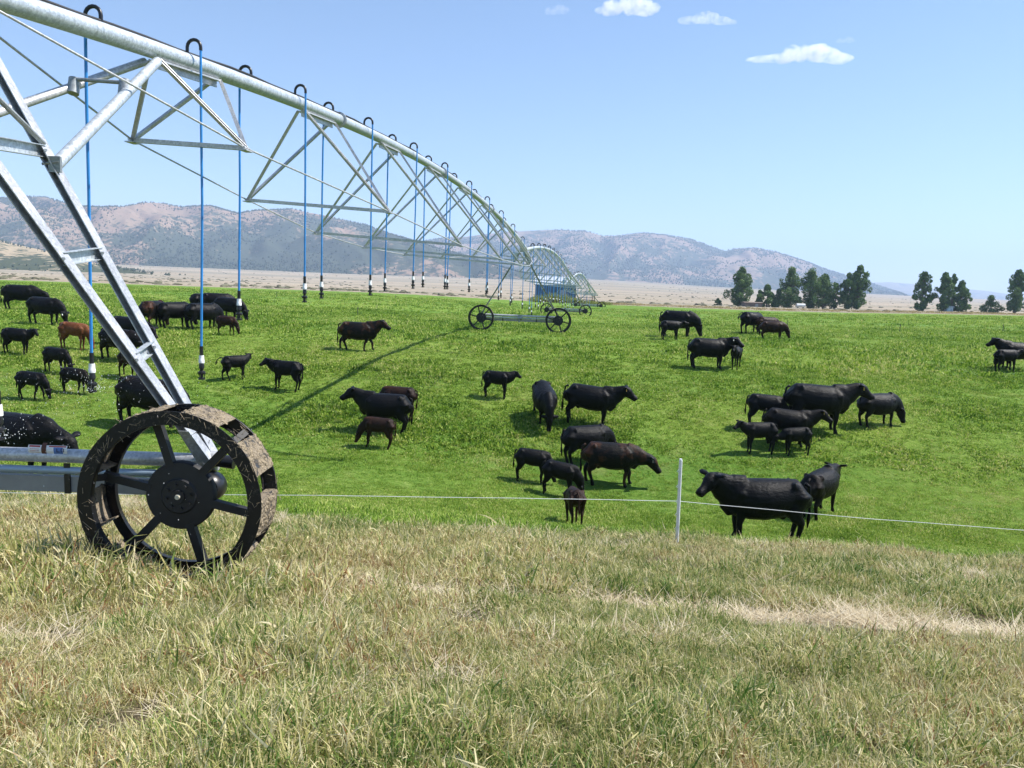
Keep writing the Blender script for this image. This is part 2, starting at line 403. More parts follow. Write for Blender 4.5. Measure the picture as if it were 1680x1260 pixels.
def grass():
    # dry bank in the foreground
    Xs, Ys = [], []
    for (n, a, b_) in ((13000, 1.2, 4.5), (19000, 4.5, 9), (19000, 9, 14.5)):
        x, y = wedge(n, a, b_, .86 if a < 2 else .78); Xs.append(x); Ys.append(y)
    for sgn in (-1, 1):                     # beyond the frame on both sides, and round the standpoint
        D_ = np.sqrt(nrs.uniform(.8**2, 12.5**2, 9000)); u_ = nrs.uniform(.77, 1.45, 9000)*sgn; Xs.append(D_*u_); Ys.append(D_)
    Xs.append(nrs.uniform(-4.5, 4.5, 7000)); Ys.append(nrs.uniform(-1.5, 1.4, 7000))
    X = np.concatenate(Xs); Y = np.concatenate(Ys)
    e = edge_dry(X, Y); thin = fbm(X, Y, 2.0, 3, 9)
    keep = (e > nrs.uniform(-.5, .5, len(X))) & (thin > nrs.uniform(.22, .60, len(X)))
    inrut = np.exp(-((Y-rut_y(X)+.10)/.26)**2)*(X > -1.7)
    bald = (fbm(X, Y, 1.3, 3, 21) > .37)
    keep &= ~((inrut > .35) & bald & (nrs.rand(len(X)) < .95))
    wheelspot = (np.abs(X+2.55) < .85) & (np.abs(Y-6.08) < .3); keep &= ~(wheelspot & (nrs.rand(len(X)) < .5))
    X, Y, inr = X[keep], Y[keep], inrut[keep]
    Z = H(X, Y); n = len(X)
    rot = np.stack([nrs.normal(0, .28, n), nrs.normal(0, .28, n), nrs.uniform(0, 6.28, n)], -1)
    big = fbm(X, Y, 2.2, 3, 31)
    scl = (.60+.9*np.clip((big-.36)*2.0, 0, 1))*nrs.uniform(.75, 1.25, n)*(1-.45*inr)
    tall = (np.abs(X+2.6) < 1.3) & (Y > 4.75) & (Y < 5.62); scl = np.where(tall, scl*1.8, scl)
    ms = [blade_mesh('dry_tuft', 62, .15, .035, .12, .0062, 1.25, 100+i) for i in range(8)]+[blade_mesh('dry_tuft_wide', 38, .15, .045, .13, .0100, 1.2, 150+i) for i in range(8)]
    o = scatter('dry_grass', np.stack([X, Y, Z], -1), rot, scl, nrs.randint(0, 8, n)+8*(Y > 5.2), ms, DRYM)
    tag(o, 'dry straw and olive grass covering the foreground bank', 'grass', kind='stuff')
    # bleached litter
    x, y = wedge(9000, 1.3, 13, .8); q = fbm(x, y, 1.1, 3, 55)
    yr = rut_y(x); nr = np.exp(-((y-yr)/.24)**2)*(x > -1.9)
    k = (edge_dry(x, y) > 0) & ((q > .69) | (nr > nrs.uniform(.5, 1.2, len(x)))); x, y = x[k], y[k]
    x2 = nrs.uniform(-1.7, 6.5, 750); y2 = rut_y(x2)+nrs.normal(0, .11, 750)+.08*np.sin(x2*3); k2 = fbm(x2, y2, 1.3, 3, 21) > .38; x2, y2 = x2[k2], y2[k2]; x = np.concatenate([x, x2]); y = np.concatenate([y, y2]); n = len(x)
    ms = [blade_mesh('straw_tuft', 34, .17, .08, .22, .006, 1, 200+i, flat=True) for i in range(5)]
    o = scatter('straw_litter', np.stack([x, y, H(x, y)+.012], -1), np.stack([nrs.normal(0, .1, n), nrs.normal(0, .1, n), nrs.uniform(0, 6.28, n)], -1),
                nrs.uniform(.7, 1.2, n), nrs.randint(0, 5, n), ms, STRAWM)
    tag(o, 'bleached straw litter lying along the old wheel track', 'straw', kind='stuff')
    # pasture
    Xs, Ys = [], []
    for (n, a, b_) in ((16000, 10.5, 19), (22000, 19, 34), (26000, 34, 64), (9000, 64, 120)):
        x, y = wedge(n, a, b_, .74); Xs.append(x); Ys.append(y)
    for sgn in (-1, 1):
        D_ = np.sqrt(nrs.uniform(8**2, 60**2, 13000)); u_ = nrs.uniform(.73, 1.05, 13000)*sgn; Xs.append(D_*u_); Ys.append(D_)
    X = np.concatenate(Xs); Y = np.concatenate(Ys)
    k = edge_dry(X, Y) < nrs.uniform(-.3, .7, len(X)); X, Y = X[k], Y[k]; n = len(X)
    big = fbm(X, Y, .35, 4, 77)
    scl = (.55+.9*np.clip((big-.3)*1.8, 0, 1))*nrs.uniform(.8, 1.25, n)*np.where(Y > 34, 1.5, 1)*np.where(Y < 23, .72, 1)
    scl *= np.where(Y > 64, 1.3, 1)
    rot = np.stack([nrs.normal(0, .1, n), nrs.normal(0, .1, n), nrs.uniform(0, 6.28, n)], -1)
    ms = [blade_mesh('green_tuft', 44, .24, .04, .11, .020, 1.0, 300+i) for i in range(8)]+[blade_mesh('green_tuft_wide', 26, .24, .04, .11, .040, 1.0, 350+i) for i in range(8)]
    o = scatter('pasture_grass', np.stack([X, Y, H(X, Y)], -1), rot, scl, nrs.randint(0, 8, n)+8*(Y > 22), ms, GREENM)
    tag(o, 'short bright green pasture grass the cattle graze', 'grass', kind='stuff')
grass()
# ------------------------------------------------------------------ centre pivot irrigator
PIV = empty('center_pivot_irrigator', (-2.6, 6.1, -2.4))
tag(PIV, 'long galvanised wheeled irrigation pivot with blue drop hoses arching across the pasture', 'irrigation pivot')
PO = Vector(PIV.location)
def rel(o, parent=PIV):
    """keep world coordinates in the mesh while the part hangs on the machine's own base point"""
    o.matrix_parent_inverse = Matrix.Identity(4); o.location = -PO if parent is PIV else (0, 0, 0); return o
def part(mb, name, mat, parent=None, smooth=True, label=None):
    o = mb.build(name, mat, parent or PIV, smooth)
    if parent is None: o.location = -PO
    if label: o['label'] = label
    return o
def wheel(c, axis_dir, near=True, rad=.70, wid=.40, phase=-13):
    """two flat rims, lug plates between them, hub drum and six spokes; axis along axis_dir"""
    c = Vector(c); M = Matrix.Rotation(math.atan2(axis_dir.x, axis_dir.y)*-1, 3, 'Z')
    def tr(mb): mb.v = [c + M @ v for v in mb.v]; return mb
    n = 96 if near else 40
    rim = MB()
    for s in (-1, 1):
        o0 = s*wid/2
        rim.revolve([(rad-.108, o0-.006*s), (rad-.108, o0-.05*s), (rad-.100, o0-.05*s), (rad-.098, o0-.013*s), (rad-.004, o0-.013*s), (rad, o0-.006*s), (rad, o0), (rad-.104, o0)], (0, 0, 0), 'Y', n)
    tr(rim); w_ = part(rim, 'wheel', WHEEL, None, True)
    tread = MB(); pl = 9
    for k in range(pl):
        a0 = R(-22+k*360/pl); span = R(24)
        segs = 6
        for (rr0, rr1, y0, y1) in ((rad-.012, rad-.001, -wid/2+.003, wid/2-.003),):
            base = len(tread.v)
            for i in range(segs+1):
                a = a0+span*i/segs
                for (r_, y_) in ((rr0, y0), (rr1, y0), (rr1, y1), (rr0, y1)):
                    tread.v.append(Vector((r_*math.cos(a), y_, r_*math.sin(a))))
            for i in range(segs):
                for j in range(4):
                    tread.f.append((base+i*4+j, base+i*4+(j+1) % 4, base+(i+1)*4+(j+1) % 4, base+(i+1)*4+j))
            tread.f.append((base, base+1, base+2, base+3)); q = base+segs*4; tread.f.append((q+3, q+2, q+1, q))
        # folded lug edge at the end of every plate
        a = a0+span; ca, sa = math.cos(a), math.sin(a)
        tread.bar(Vector((ca*(rad-.05), -wid/2+.01, sa*(rad-.05))), Vector((ca*(rad-.05), wid/2-.01, sa*(rad-.05))), .012, .075, up=(ca, 0, sa))
    tr(tread); part(tread, 'tread_plates', TREAD, w_)
    if near:                                    # mud and straw caked on the lugs and rim, as lumps
        mud = MB(); rr = random.Random(5)
        def lump(a, y, r_, s):
            base = len(mud.v); ca, sa = math.cos(a), math.sin(a)
            for i in range(6):
                for j in range(3):
                    t = 6.283*i/6; q = (1, .75, .3)[j]; hh = (0, .6, 1)[j]
                    la, ly = math.cos(t)*s*q*rr.uniform(.7, 1.2), math.sin(t)*s*q*rr.uniform(.7, 1.2)
                    R_ = r_+hh*s*.55*rr.uniform(.6, 1.2)
                    mud.v.append(Vector((R_*ca-la*sa, max(-wid/2, min(wid/2, y+ly)), R_*sa+la*ca)))
            for i in range(6):
                for j in range(2): mud.f.append((base+i*3+j, base+i*3+j+1, base+((i+1) % 6)*3+j+1, base+((i+1) % 6)*3+j))
            mud.f.append(tuple(base+i*3+2 for i in range(6)))
        for k in range(pl):
            a0 = R(-22+k*360/pl)
            for _ in range(95):
                lump(a0+R(rr.uniform(0, 24)), rr.uniform(-wid/2, wid/2), rad-.004, rr.uniform(.008, .030)*(1.2 if rr.random() < .2 else .8))
        for _ in range(230):
            # straw wisps stuck on the front rim and lugs
            a = rr.uniform(0, 6.283); r0 = rr.uniform(rad-.12, rad); f = rr.random() < .6
            y0 = -wid/2-.003 if f else rr.uniform(-wid/2, wid/2); r0 = r0 if f else rad+.006
            L = rr.uniform(.02, .10); b2 = a+rr.uniform(-.12, .12); r1 = r0+rr.uniform(-.05, .05)
            if not f: r1 = rad+rr.uniform(.002, .05)
            p0 = Vector((r0*math.cos(a), y0, r0*math.sin(a))); p1 = Vector((r1*math.cos(b2), y0+rr.uniform(-.012, 0) if f else y0+rr.uniform(-.05, .05), r1*math.sin(b2)))
            if (p1-p0).length > .004: mud.bar(p0, p1, .003, .003)
        tr(mud); part(mud, 'caked_mud', MUD, w_, False)
    hub = MB()
    hub.revolve([(0.001, -.05), (.05, -.05), (.055, -.035), (.13, -.035), (.145, -.02), (.262, -.012), (.272, 0), (.272, .05), (.26, .06), (.001, .06)], (0, 0, 0), 'Y', 40, False)
    for k in range(8):
        a = k*math.pi/4+.2; hub.revolve([(.001, -.052), (.012, -.052), (.014, -.03), (.001, -.03)], (.095*math.cos(a), 0, .095*math.sin(a)), 'Y', 6, False)
    tr(hub); part(hub, 'hub', WBLACK, w_)
    if near:
        cap = MB(); cap.revolve([(.001, -.068), (.018, -.066), (.022, -.05), (.001, -.05)], (0, 0, 0), 'Y', 12, False); tr(cap); part(cap, 'hub_cap', plain('pale_hub_cap', (.55, .5, .38), .5), w_)
    for k in range(6):
        a = R(phase+60*k); ca, sa = math.cos(a), math.sin(a); sp = MB()
        d = Vector((ca, 0, sa)); yo = Vector((0, .015, 0))
        sp.bar(d*.235+yo, d*(rad-.09)+yo, .062, .062, up=(0, 1, 0))
        # gusset feet tying the spoke to both rims
        for s in (-1, 1): sp.bar(d*(rad-.13)+yo, d*(rad-.03)+Vector((0, s*(wid/2-.02), 0)), .055, .008, up=(0, 1, 0))
        tr(sp); part(sp, 'spoke', WBLACK, w_, False)
    return w_
MUD = plain('dried_mud_and_straw', (.25, .20, .135), .95, 0, .55, 40, .5)

def tower(cx, cy, zl, zr, ztop, dirx, half=2.1, near=True):
    """A-frame: wheels at cx±half (travel along dirx), pipe above the middle"""
    dx = Vector(dirx).normalized(); n = Vector((-dx.y, dx.x, 0))    # n: along the pipe, away from the camera
    c = Vector((cx, cy, 0))
    zw = [zl+.70, zr+.70]; wl = []
    for s, z in ((-1, zw[0]), (1, zw[1])):
        p = c + dx*half*s; wl.append(wheel((p.x, p.y, z), n, near and s == 1))
    off = n*.56; bl = c - dx*(half+.05) + off; br = c + dx*(half+.05) + off
    bl.z = zw[0]+.155; br.z = zw[1]+.155
    q = MB(); q.tube([bl, br], .060, 20)
    q.tube([br+Vector((0,0,0))-dx*.02, br+dx*.03], .085, 20); q.tube([bl-dx*.03, bl+dx*.02], .085, 20)
    part(q, 'base_beam', GALV)
    q = MB(); up = Vector((0, 0, -.115))
    q.tube([bl+up-n*.05, br+up-n*.05-dx*.42], .033, 14); part(q, 'drive_shaft', BLUEPIPE)
    q = MB(); q.tube([br+up-n*.05-dx*.42, br+up-n*.05-dx*.30], .045, 14); q.tube([br+up-n*.05-dx*.75, br+up-n*.05-dx*.42], .022, 12)
    part(q, 'shaft_coupling', GALVP)
    q = MB(); lo_ = Vector((0, 0, -.235)); q.bar(bl+lo_-n*.02, br+lo_-n*.02-dx*.1, .07, .135); part(q, 'channel_beam', BEAM)
    for t in np.linspace(.07, .93, 5):
        q = MB(); p = bl.lerp(br, float(t)); q.bar(p+Vector((0, 0, -.05))-n*.063, p+Vector((0, 0, -.31))-n*.063, .05, .014, up=tuple(n)); part(q, 'beam_clamp', BLACKP, None, False)
    for (p, z) in ((bl, zw[0]), (br, zw[1])):
        q = MB(); qc = p + Vector((0, 0, -.20)) - n*.10
        q.revolve([(.001, -.09), (.10, -.09), (.125, -.06), (.125, .06), (.10, .09), (.001, .09)], (0, 0, 0), 'Y', 20, False)
        ang = math.atan2(dx.y, dx.x); Mz = Matrix.Rotation(ang, 3, 'Z')
        q.v = [qc + Mz @ v for v in q.v]; q.tube([qc, qc - n*.30], .04, 12)
        q.tube([p+dx*.03+Vector((0, 0, .02))-n*.05, p+dx*.19+Vector((0, 0, .0))-n*.05], .055, 14)
        part(q, 'gearbox', BLACKP)
    # centre drive motor
    m = bl.lerp(br, .5)+up-n*.05; q = MB(); q.tube([m-dx*.14, m+dx*.14], .09, 14); q.tube([m-dx*.02-n*.02, m-dx*.02-n*.02+Vector((0, 0, -.22))], .05, 12)
    q.box(m+Vector((0, 0, .12)), (.2, .12, .12)); part(q, 'drive_motor', GALVD)
    # legs
    sp = .80; legs = {}
    for s, b_ in ((-1, bl), (1, br)):
        for k in (-1, 1):
            top = c + n*(.10+.63*k) + dx*(.08*s); top.z = ztop - .02
            foot = b_ + dx*(-.02*s) + n*(.06*k-.02) + Vector((0, 0, .02))
            q = MB(); q.channel(foot, top, .062, .125, .008, up=tuple(-n))
            part(q, 'tower_leg', GALV, None, False); legs[(s, k)] = (foot, top)
        q = MB(); p0 = b_.copy(); f0, t0 = legs[(s, -1)]; f1, t1 = legs[(s, 1)]
        a_, b2 = f0.lerp(t0, .085), f1.lerp(t1, .085); mid = f0.lerp(f1, .5)
        g = f0.lerp(t0, .004)
        base = len(q.v); th = -n*.075
        for P in (f0-dx*.06, f0+dx*.06, f0.lerp(t0, .075)+dx*.06, f0.lerp(t0, .075)-dx*.03): q.v.append(P+th)
        for P in (f0-dx*.06, f0+dx*.06, f0.lerp(t0, .075)+dx*.06, f0.lerp(t0, .075)-dx*.03): q.v.append(P+th*1.15)
        q.f += [(base, base+1, base+2, base+3), (base+7, base+6, base+5, base+4)]+[(base+i, base+4+i, base+4+(i+1) % 4, base+(i+1) % 4) for i in range(4)]
        part(q, 'foot_plate', GALVP, None, False)
        for t in (.255, .465, .69):
            q = MB(); A, B = f0.lerp(t0, t-.02*(1 if True else 0)), f1.lerp(t1, t)
            q.channel(A, B, .10, .05, .006, up=tuple(dx)); part(q, 'leg_rung', GALVP, None, False)
            q = MB()
            for P in (A, B):
                q = MB(); q.tube([P+dx*.03-n*.045, P+dx*.05-n*.065], .013, 6); part(q, 'bolt', GALVD, None, False)
    return legs, n, dx

def hosecurve(p, side_v, L, r1, idx):
    """gooseneck from the pipe's top over to one side, hose hanging from it"""
    up = Vector((0, 0, 1)); g = MB(); pts = []; rr_ = .09
    b_ = p + up*.09; c = b_ + up*.08 + side_v*rr_
    pts = [b_, b_+up*.06]
    for k in range(9):
        a = math.pi*(1-k/8); pts.append(c + side_v*rr_*math.cos(a) + up*rr_*math.sin(a))
    end = pts[-1]+up*-.04; pts.append(end)
    g.tube(pts, .021, 10)
    sway = Vector((rnd.uniform(-.05, .02), rnd.uniform(-.05, .05), 0)); bot = end + up*-L + sway
    h = MB(); m1 = end.lerp(bot, .5)+sway*.35*rnd.uniform(-1, 1)
    hp = [end, end.lerp(m1, .5)+sway*.08, m1, m1.lerp(bot, .5), bot]; h.tube(hp, .0165, 8)
    o = part(h, 'drop_hose', HOSE)
    og = g.build('gooseneck', BLACKP, o, True)
    wv = MB(); wv.tube([bot+up*.01, bot+up*-.11], .024, 10); wv.build('hose_adapter', BLACKP, o, True)
    wv = MB(); wv.revolve([(.001, .05), (.030, .05), (.032, .04), (.032, -.005), (.036, -.01), (.036, -.05), (.001, -.05)], bot+up*-.16, 'Z', 12, False); wv.build('weight_collar', WHITEP, o, True)
    nz = MB(); q = bot+up*-.21
    nz.revolve([(.001, 0), (.028, 0), (.034, -.03), (.034, -.07), (.022, -.08), (.022, -.10), (.047, -.115), (.05, -.13), (.046, -.145), (.02, -.15), (.02, -.19), (.044, -.20), (.044, -.215), (.001, -.22)], q, 'Z', 12, False)
    for s in (-1, 0, 1): nz.bar(q+Vector((.036*math.cos(s*2.1), .036*math.sin(s*2.1), -.10)), q+Vector((.036*math.cos(s*2.1), .036*math.sin(s*2.1), -.21)), .007, .007)
    nz.build('sprinkler_nozzle', BLACKP, o, True)
    return bot
drops = []
def span(P0, P1, bow, nst, drops_at, near=True, off0=3.8, wmax=2.0, dmax=2.38):
    P0 = Vector(P0); P1 = Vector(P1); hd = Vector((P1.x-P0.x, P1.y-P0.y, 0)); Lh = hd.length; hd.normalize(); sd = Vector((hd.y, -hd.x, 0))  # sd: right
    def pt(t): return P0.lerp(P1, t) + Vector((0, 0, 4*bow*t*(1-t)))
    n = 60 if near else 30
    q = MB(); q.tube([pt(i/n) for i in range(n+1)], .100, 24 if near else 12); part(q, 'water_pipe', GALVP)
    q = MB(); q.tube([pt(i/n)+Vector((0, 0, .115+.008*math.sin(i*1.7)))+sd*(.02*math.sin(i*.9)) for i in range(n+1)], .017, 6); part(q, 'power_cable', CABLE)
    step = (Lh-2*off0)/(nst-1); W, Dp, st = [], [], []
    for k in range(nst):
        f = min(k, nst-1-k); W.append([.77, 1.33, 1.75, wmax][min(f, 3)]); Dp.append([1.0, 1.64, 2.16, dmax][min(f, 3)]); st.append((off0+step*k)/Lh)
    for k in range(1, nst, 2):
        a = pt(st[k]+1.0/Lh); d = (pt(st[k]+1.1/Lh)-a).normalized(); fl = MB(); fl.tube([a-d*.01, a, a+d*.018, a+d*.022, a+d*.03, a+d*.034, a+d*.052, a+d*.062], [.105, .145, .145, .125, .125, .145, .145, .105], 18)
        part(fl, 'pipe_flange', GALV)
    nodes = {-1: [], 1: []}
    for k in range(nst):
        c = pt(st[k]); a = pt(st[k]-.68/Lh); b_ = pt(st[k]+.68/Lh); dn = Vector((0, 0, -.115))
        q = MB(); q.bar(a+dn, b_+dn, .15, .02); q.bar(a+dn*1.3, a.lerp(b_, 1.0)+dn*1.3, .02, .10)
        part(q, 'pipe_bracket', GALV, None, False)
        for s in (-1, 1):
            nd = c + sd*(W[k]*s) + Vector((0, 0, -Dp[k]-.06*s*W[k])); nodes[s].append(nd)
            for e in (a, b_):
                q = MB(); q.channel(e+dn+sd*.06*s, nd, .045, .045, .007, up=tuple(sd*s)); part(q, 'truss_strut', GALV, None, False)
        q = MB(); q.bar(nodes[-1][-1], nodes[1][-1], .055, .055); part(q, 'cross_brace', GALV, None, False)
    for s in (-1, 1):
        q = MB(); ch = [pt(.35/Lh)+sd*.10*s+Vector((0, 0, -.05))]+nodes[s]+[pt(1-.35/Lh)+sd*.10*s+Vector((0, 0, -.05))]
        for a, b_ in zip(ch[:-1], ch[1:]): q.tube([a, b_], .0125, 8)
        for nd in nodes[s]: q.bar(nd-hd*.09+Vector((0, 0, -.03)), nd+hd*.09+Vector((0, 0, -.03)), .10, .014); q.tube([nd-hd*.07, nd+hd*.07], .022, 8)
        part(q, 'truss_rod', GALV)
    for i, (yy, s, L) in enumerate(drops_at):
        t = yy/Lh; drops.append(hosecurve(pt(t), sd*s, L, .016, i))
    return pt, nodes, hd, sd
A = (-4.72, 6.2); B = (.52, 42)
legs, n_, dx_ = tower(-4.67, 5.88, -2.36, -2.36, 2.2, (1, 0, 0), 2.1)
d1 = [(y-6.2, (1 if i % 2 == 0 else -1), L) for i, (y, L) in enumerate([(6.72, 3.5), (8.4, 3.5), (10.0, 3.68), (11.65, 3.12), (13.15, 2.98), (14.8, 3.05), (16.5, 3.08), (18.7, 3.1), (19.9, 3.05), (22.0, 3.05), (23.2, 3.1), (25.2, 3.1), (26.7, 3.15), (28.5, 3.1), (30.1, 3.1), (31.9, 3.1), (33.4, 3.1), (35.2, 3.1), (36.8, 3.1), (38.5, 3.1), (40.2, 3.1)])]
pt1, nodes1, hd1, sd1 = span((A[0], A[1], 2.30), (B[0], B[1], 2.36), 1.12, 8, d1)
# braces from the near tower's rear legs to the first bracket
j = pt1(3.05/36.2)+Vector((0, 0, -.14))
q = MB(); f1, t1 = legs[(1, 1)]; pr = f1.lerp(t1, .66); q.tube([pr+Vector((.03, 0, 0)), j+sd1*.08], .052, 16); part(q, 'tower_brace', GALVP)
q = MB(); f1, t1 = legs[(-1, 1)]; pl_ = f1.lerp(t1, .66); q.tube([pl_, j-sd1*.08], .045, 16); part(q, 'tower_brace', GALV)
q = MB(); q.tube([pl_.lerp(j, .66)+Vector((0, 0, .09)), pr.lerp(j, .66)+Vector((0, 0, .07))], .02, 10)
for P in (pl_.lerp(j, .66), pr.lerp(j, .66)): q.tube([P+Vector((0, -.012, -.06)), P+Vector((0, .03, .10))], .058, 14)
part(q, 'brace_tie', GALVD)
q = MB()
q.tube([pr+Vector((-.05, -.05, .0)), pr+Vector((.09, -.05, .02))], .012, 8); q.box(pr+Vector((.05, -.04, 0)), (.10, .03, .13)); part(q, 'brace_bracket', GALVD, None, False)
# electric cable slung down the near leg
q = MB(); f1, t1 = legs[(1, 1)]; f0, t0 = legs[(1, -1)]
q.tube([t0.lerp(t1, .5)+Vector((.05, -.3, -.25)), f0.lerp(t0, .83)+Vector((.16, .25, 0)), f1.lerp(t1, .70)+Vector((.03, -.02, .02))], .022, 8); part(q, 'leg_conduit', GALVD)
# pivot-wide control box and joint on every tower
def tower_top(p):
    q = MB(); q.tube([p+Vector((0, -.25, 0)), p+Vector((0, .25, 0))], .13, 18); part(q, 'flex_joint', GALV)
    q = MB(); q.box(p+Vector((-.35, .1, -.35)), (.30, .18, .36)); part(q, 'control_box', GALVP, None, False)
tower_top(Vector((A[0], A[1], 2.30)))
# safety sticker on the near base beam
def sticker():
    Y0 = 6.44-.060; zc = -1.445
    def strip(x0, x1, a0, a1, name, mat, parent=None, dr=.0012):
        q = MB(); n = 8; c = Vector((0, 6.44, zc))
        for i in range(n+1):
            a = R(a0+(a1-a0)*i/n)
            for x in (x0, x1): q.v.append(Vector((x, c.y-(.060+dr)*math.cos(a), c.z+(.060+dr)*math.sin(a))))
        for i in range(n): q.f.append((2*i, 2*i+1, 2*i+3, 2*i+2))
        return part(q, name, mat, parent, True)
    P = lambda px: at(px, 742, 6.38).x
    st_ = strip(P(46), P(110), -38, 38, 'safety_sticker', plain('white_sticker', (.78, .77, .76), .45, 0, .05))
    RED = plain('red_print', (.42, .06, .05), .5, 0, .2); BLU = plain('blue_print', (.10, .20, .48), .5, 0, .15); RUST = plain('rust_band', (.10, .035, .02), .7); DK = plain('dark_print', (.03, .03, .08), .5)
    strip(P(68), P(76), -60, 60, 'rust_band', RUST, None, .004)
    strip(P(48), P(66), 20, 34, 'red_print', RED, st_, .0024); strip(P(80), P(108), 24, 34, 'red_print', RED, st_, .0024)
    for k in range(3): strip(P(49), P(64), -22+13*k, -19+13*k, 'red_print', RED, st_, .0024)
    strip(P(88), P(103), -34, 22, 'blue_print', BLU, st_, .0024)
    strip(P(93), P(94.4), -16, 14, 'dark_print', DK, st_, .0036); strip(P(93), P(98), -16, -10, 'dark_print', DK, st_, .0036)
    strip(P(100), P(101.2), -12, 10, 'dark_print', DK, st_, .0036); strip(P(104), P(105.2), -12, 10, 'dark_print', DK, st_, .0036)
    strip(P(100), P(105.2), -14, -10, 'dark_print', DK, st_, .0036); strip(P(100), P(105.2), 10, 14, 'dark_print', DK, st_, .0036)
sticker()
# second tower and the spans beyond it
def zg(x, y): return Hs(x, y)
def far_tower(cx, cy, ztop, sink=0.0):
    zl, zr = zg(cx-2.1, cy)-sink, zg(cx+2.1, cy)-sink
    t = tower(cx, cy, zl, zr, ztop, (1, 0, 0), 2.1, False); tower_top(Vector((cx, cy, ztop+.1))); return t
far_tower(.30, 42, 2.26, .02)
dd = [(2.2+1.85*i, 1 if i % 2 == 0 else -1, 3.5) for i in range(21)]
pt2, *_ = span((.52, 42, 2.36), (6.0, 84, 1.75), 1.15, 9, dd, False)
far_tower(5.6, 84, 1.65, .25)
dd3 = [(3+3.6*i, 1 if i % 2 == 0 else -1, 3.3) for i in range(11)]
span((6.0, 84, 1.75), (12.2, 126, .75), 1.5, 9, dd3, False)
far_tower(12.0, 126, .65, .5)
# water thrown by the nearest sprinklers
def droplets():
    q = MB(); rr = random.Random(3)
    ico = [Vector(v) for v in ((1,0,0),(-1,0,0),(0,1,0),(0,-1,0),(0,0,1),(0,0,-1))]; fc = [(0,2,4),(2,1,4),(1,3,4),(3,0,4),(2,0,5),(1,2,5),(3,1,5),(0,3,5)]
    def drop(p, s, st=1):
        b = len(q.v); q.v += [p+Vector((v.x*s, v.y*s, v.z*s*st)) for v in ico]; q.f += [tuple(b+i for i in f) for f in fc]
    for bi, bt in enumerate(drops[:2]):
        for _ in range(300 if bi == 1 else 200):
            a = rr.uniform(0, 6.283); t = abs(rr.gauss(0, .6))*1.6+.04; z = .05*t*6-.42*t*t*.6
            p = bt+Vector((math.cos(a)*t, math.sin(a)*t, -.36+z+rr.gauss(0, .04+.20*t)))
            drop(p, rr.uniform(.001, .003)*(1.5 if rr.random() < .08 else 1), rr.uniform(.8, 4))
        for _ in range(70):
            a = rr.uniform(0, 6.283); t = abs(rr.gauss(0, .14)); drop(bt+Vector((math.cos(a)*t, math.sin(a)*t, -.38+rr.gauss(0, .02))), rr.uniform(.002, .006))
    for _ in range(230):
        px = rr.uniform(-20, 330); py = rr.uniform(600, 880); p = at(px, py, rr.uniform(4.6, 7.8)); drop(p, rr.uniform(.001, .003)*(1.4 if rr.random() < .1 else .8))
    m, nt, b = newmat('water'); b.inputs['Base Color'].default_value = (.92, .95, .97, 1); b.inputs['Roughness'].default_value = .08
    b.inputs['Specular IOR Level'].default_value = 1
    o = q.build('water_droplets', m, None, True); tag(o, 'scattered bright water drops thrown by the nearest sprinkler nozzles', 'water spray', kind='stuff')
droplets()

# ------------------------------------------------------------------ electric fence across the bank
FP = empty('fence_post', tuple(at(1110, 906, 9.15)))
tag(FP, 'slim white plastic step-in post standing at the edge of the dry grass', 'fence post')
FPo = Vector(FP.location); top = at(1117, 753, 9.05)-FPo
q = MB(); q.tube([(0, 0, -.1), top*.985], .021, 10); q.tube([top*.985, top], .017, 10)
q.build('stake', WHITEP, FP, True)
q = MB()
for t in (.25, .40, .54, .70, .86):
    p = top*t; q.tube([p+Vector((-.02, -.01, 0)), p+Vector((-.045, -.03, .015)), p+Vector((-.03, -.035, .04))], .004, 6)
q.build('wire_clip', WHITEP, FP, True)
q = MB()
wp = [at(-160, 806, 8.9), at(200, 811, 8.6), at(540, 813, 8.5), at(820, 817, 8.75), at(1113, 822, 9.12), at(1400, 849, 9.3), at(1680, 870, 9.5), at(2100, 905, 9.8)]
fine = []
for a, b_ in zip(wp[:-1], wp[1:]):
    for i in range(8): fine.append(a.lerp(b_, i/8)+Vector((0, 0, rnd.uniform(-.002, .002))))
fine.append(wp[-1]); q.tube(fine, .0032, 6)
o = q.build('fence_wire', WHITEP, None, True); tag(o, 'thin white electric fence wire running behind the near wheel and past the white post', 'fence wire')
# ------------------------------------------------------------------ cattle
def loft(bm, pts, rad, n=14, side=None):
    """closed tube through pts; rad: (vertical half, side half) per point"""
    rings = []; m = len(pts); pts = [Vector(p) for p in pts]
    sd = Vector(side) if side is not None else None
    for i, p in enumerate(pts):
        d = (pts[min(i+1, m-1)]-pts[max(i-1, 0)]).normalized()
        s = sd if sd is not None else Vector((0, 1, 0))
        s = (s - d*s.dot(d)).normalized(); u = s.cross(d).normalized()*-1
        a, b = rad[i]; ring = []
        for k in range(n):
            t = 2*math.pi*k/n; ring.append(bm.verts.new(p + u*(a*math.sin(t)) + s*(b*math.cos(t))))
        rings.append(ring)
    for i in range(m-1):
        for k in range(n): bm.faces.new((rings[i][k], rings[i][(k+1) % n], rings[i+1][(k+1) % n], rings[i+1][k]))
    bm.faces.new(rings[0][::-1]); bm.faces.new(rings[-1])
HEADS = {'flat': (Vector((.50, 0, .08)).normalized(), .50, 34), 'up': (Vector((.42, 0, .42)).normalized(), .58, 26), 'level': (Vector((.47, 0, .26)).normalized(), .55, 30), 'low': (Vector((.56, 0, -.16)).normalized(), .60, 48), 'graze': (Vector((.46, 0, -.60)).normalized(), .74, 70), 'suck': (Vector((.50, 0, .2)).normalized(), .50, 5)}
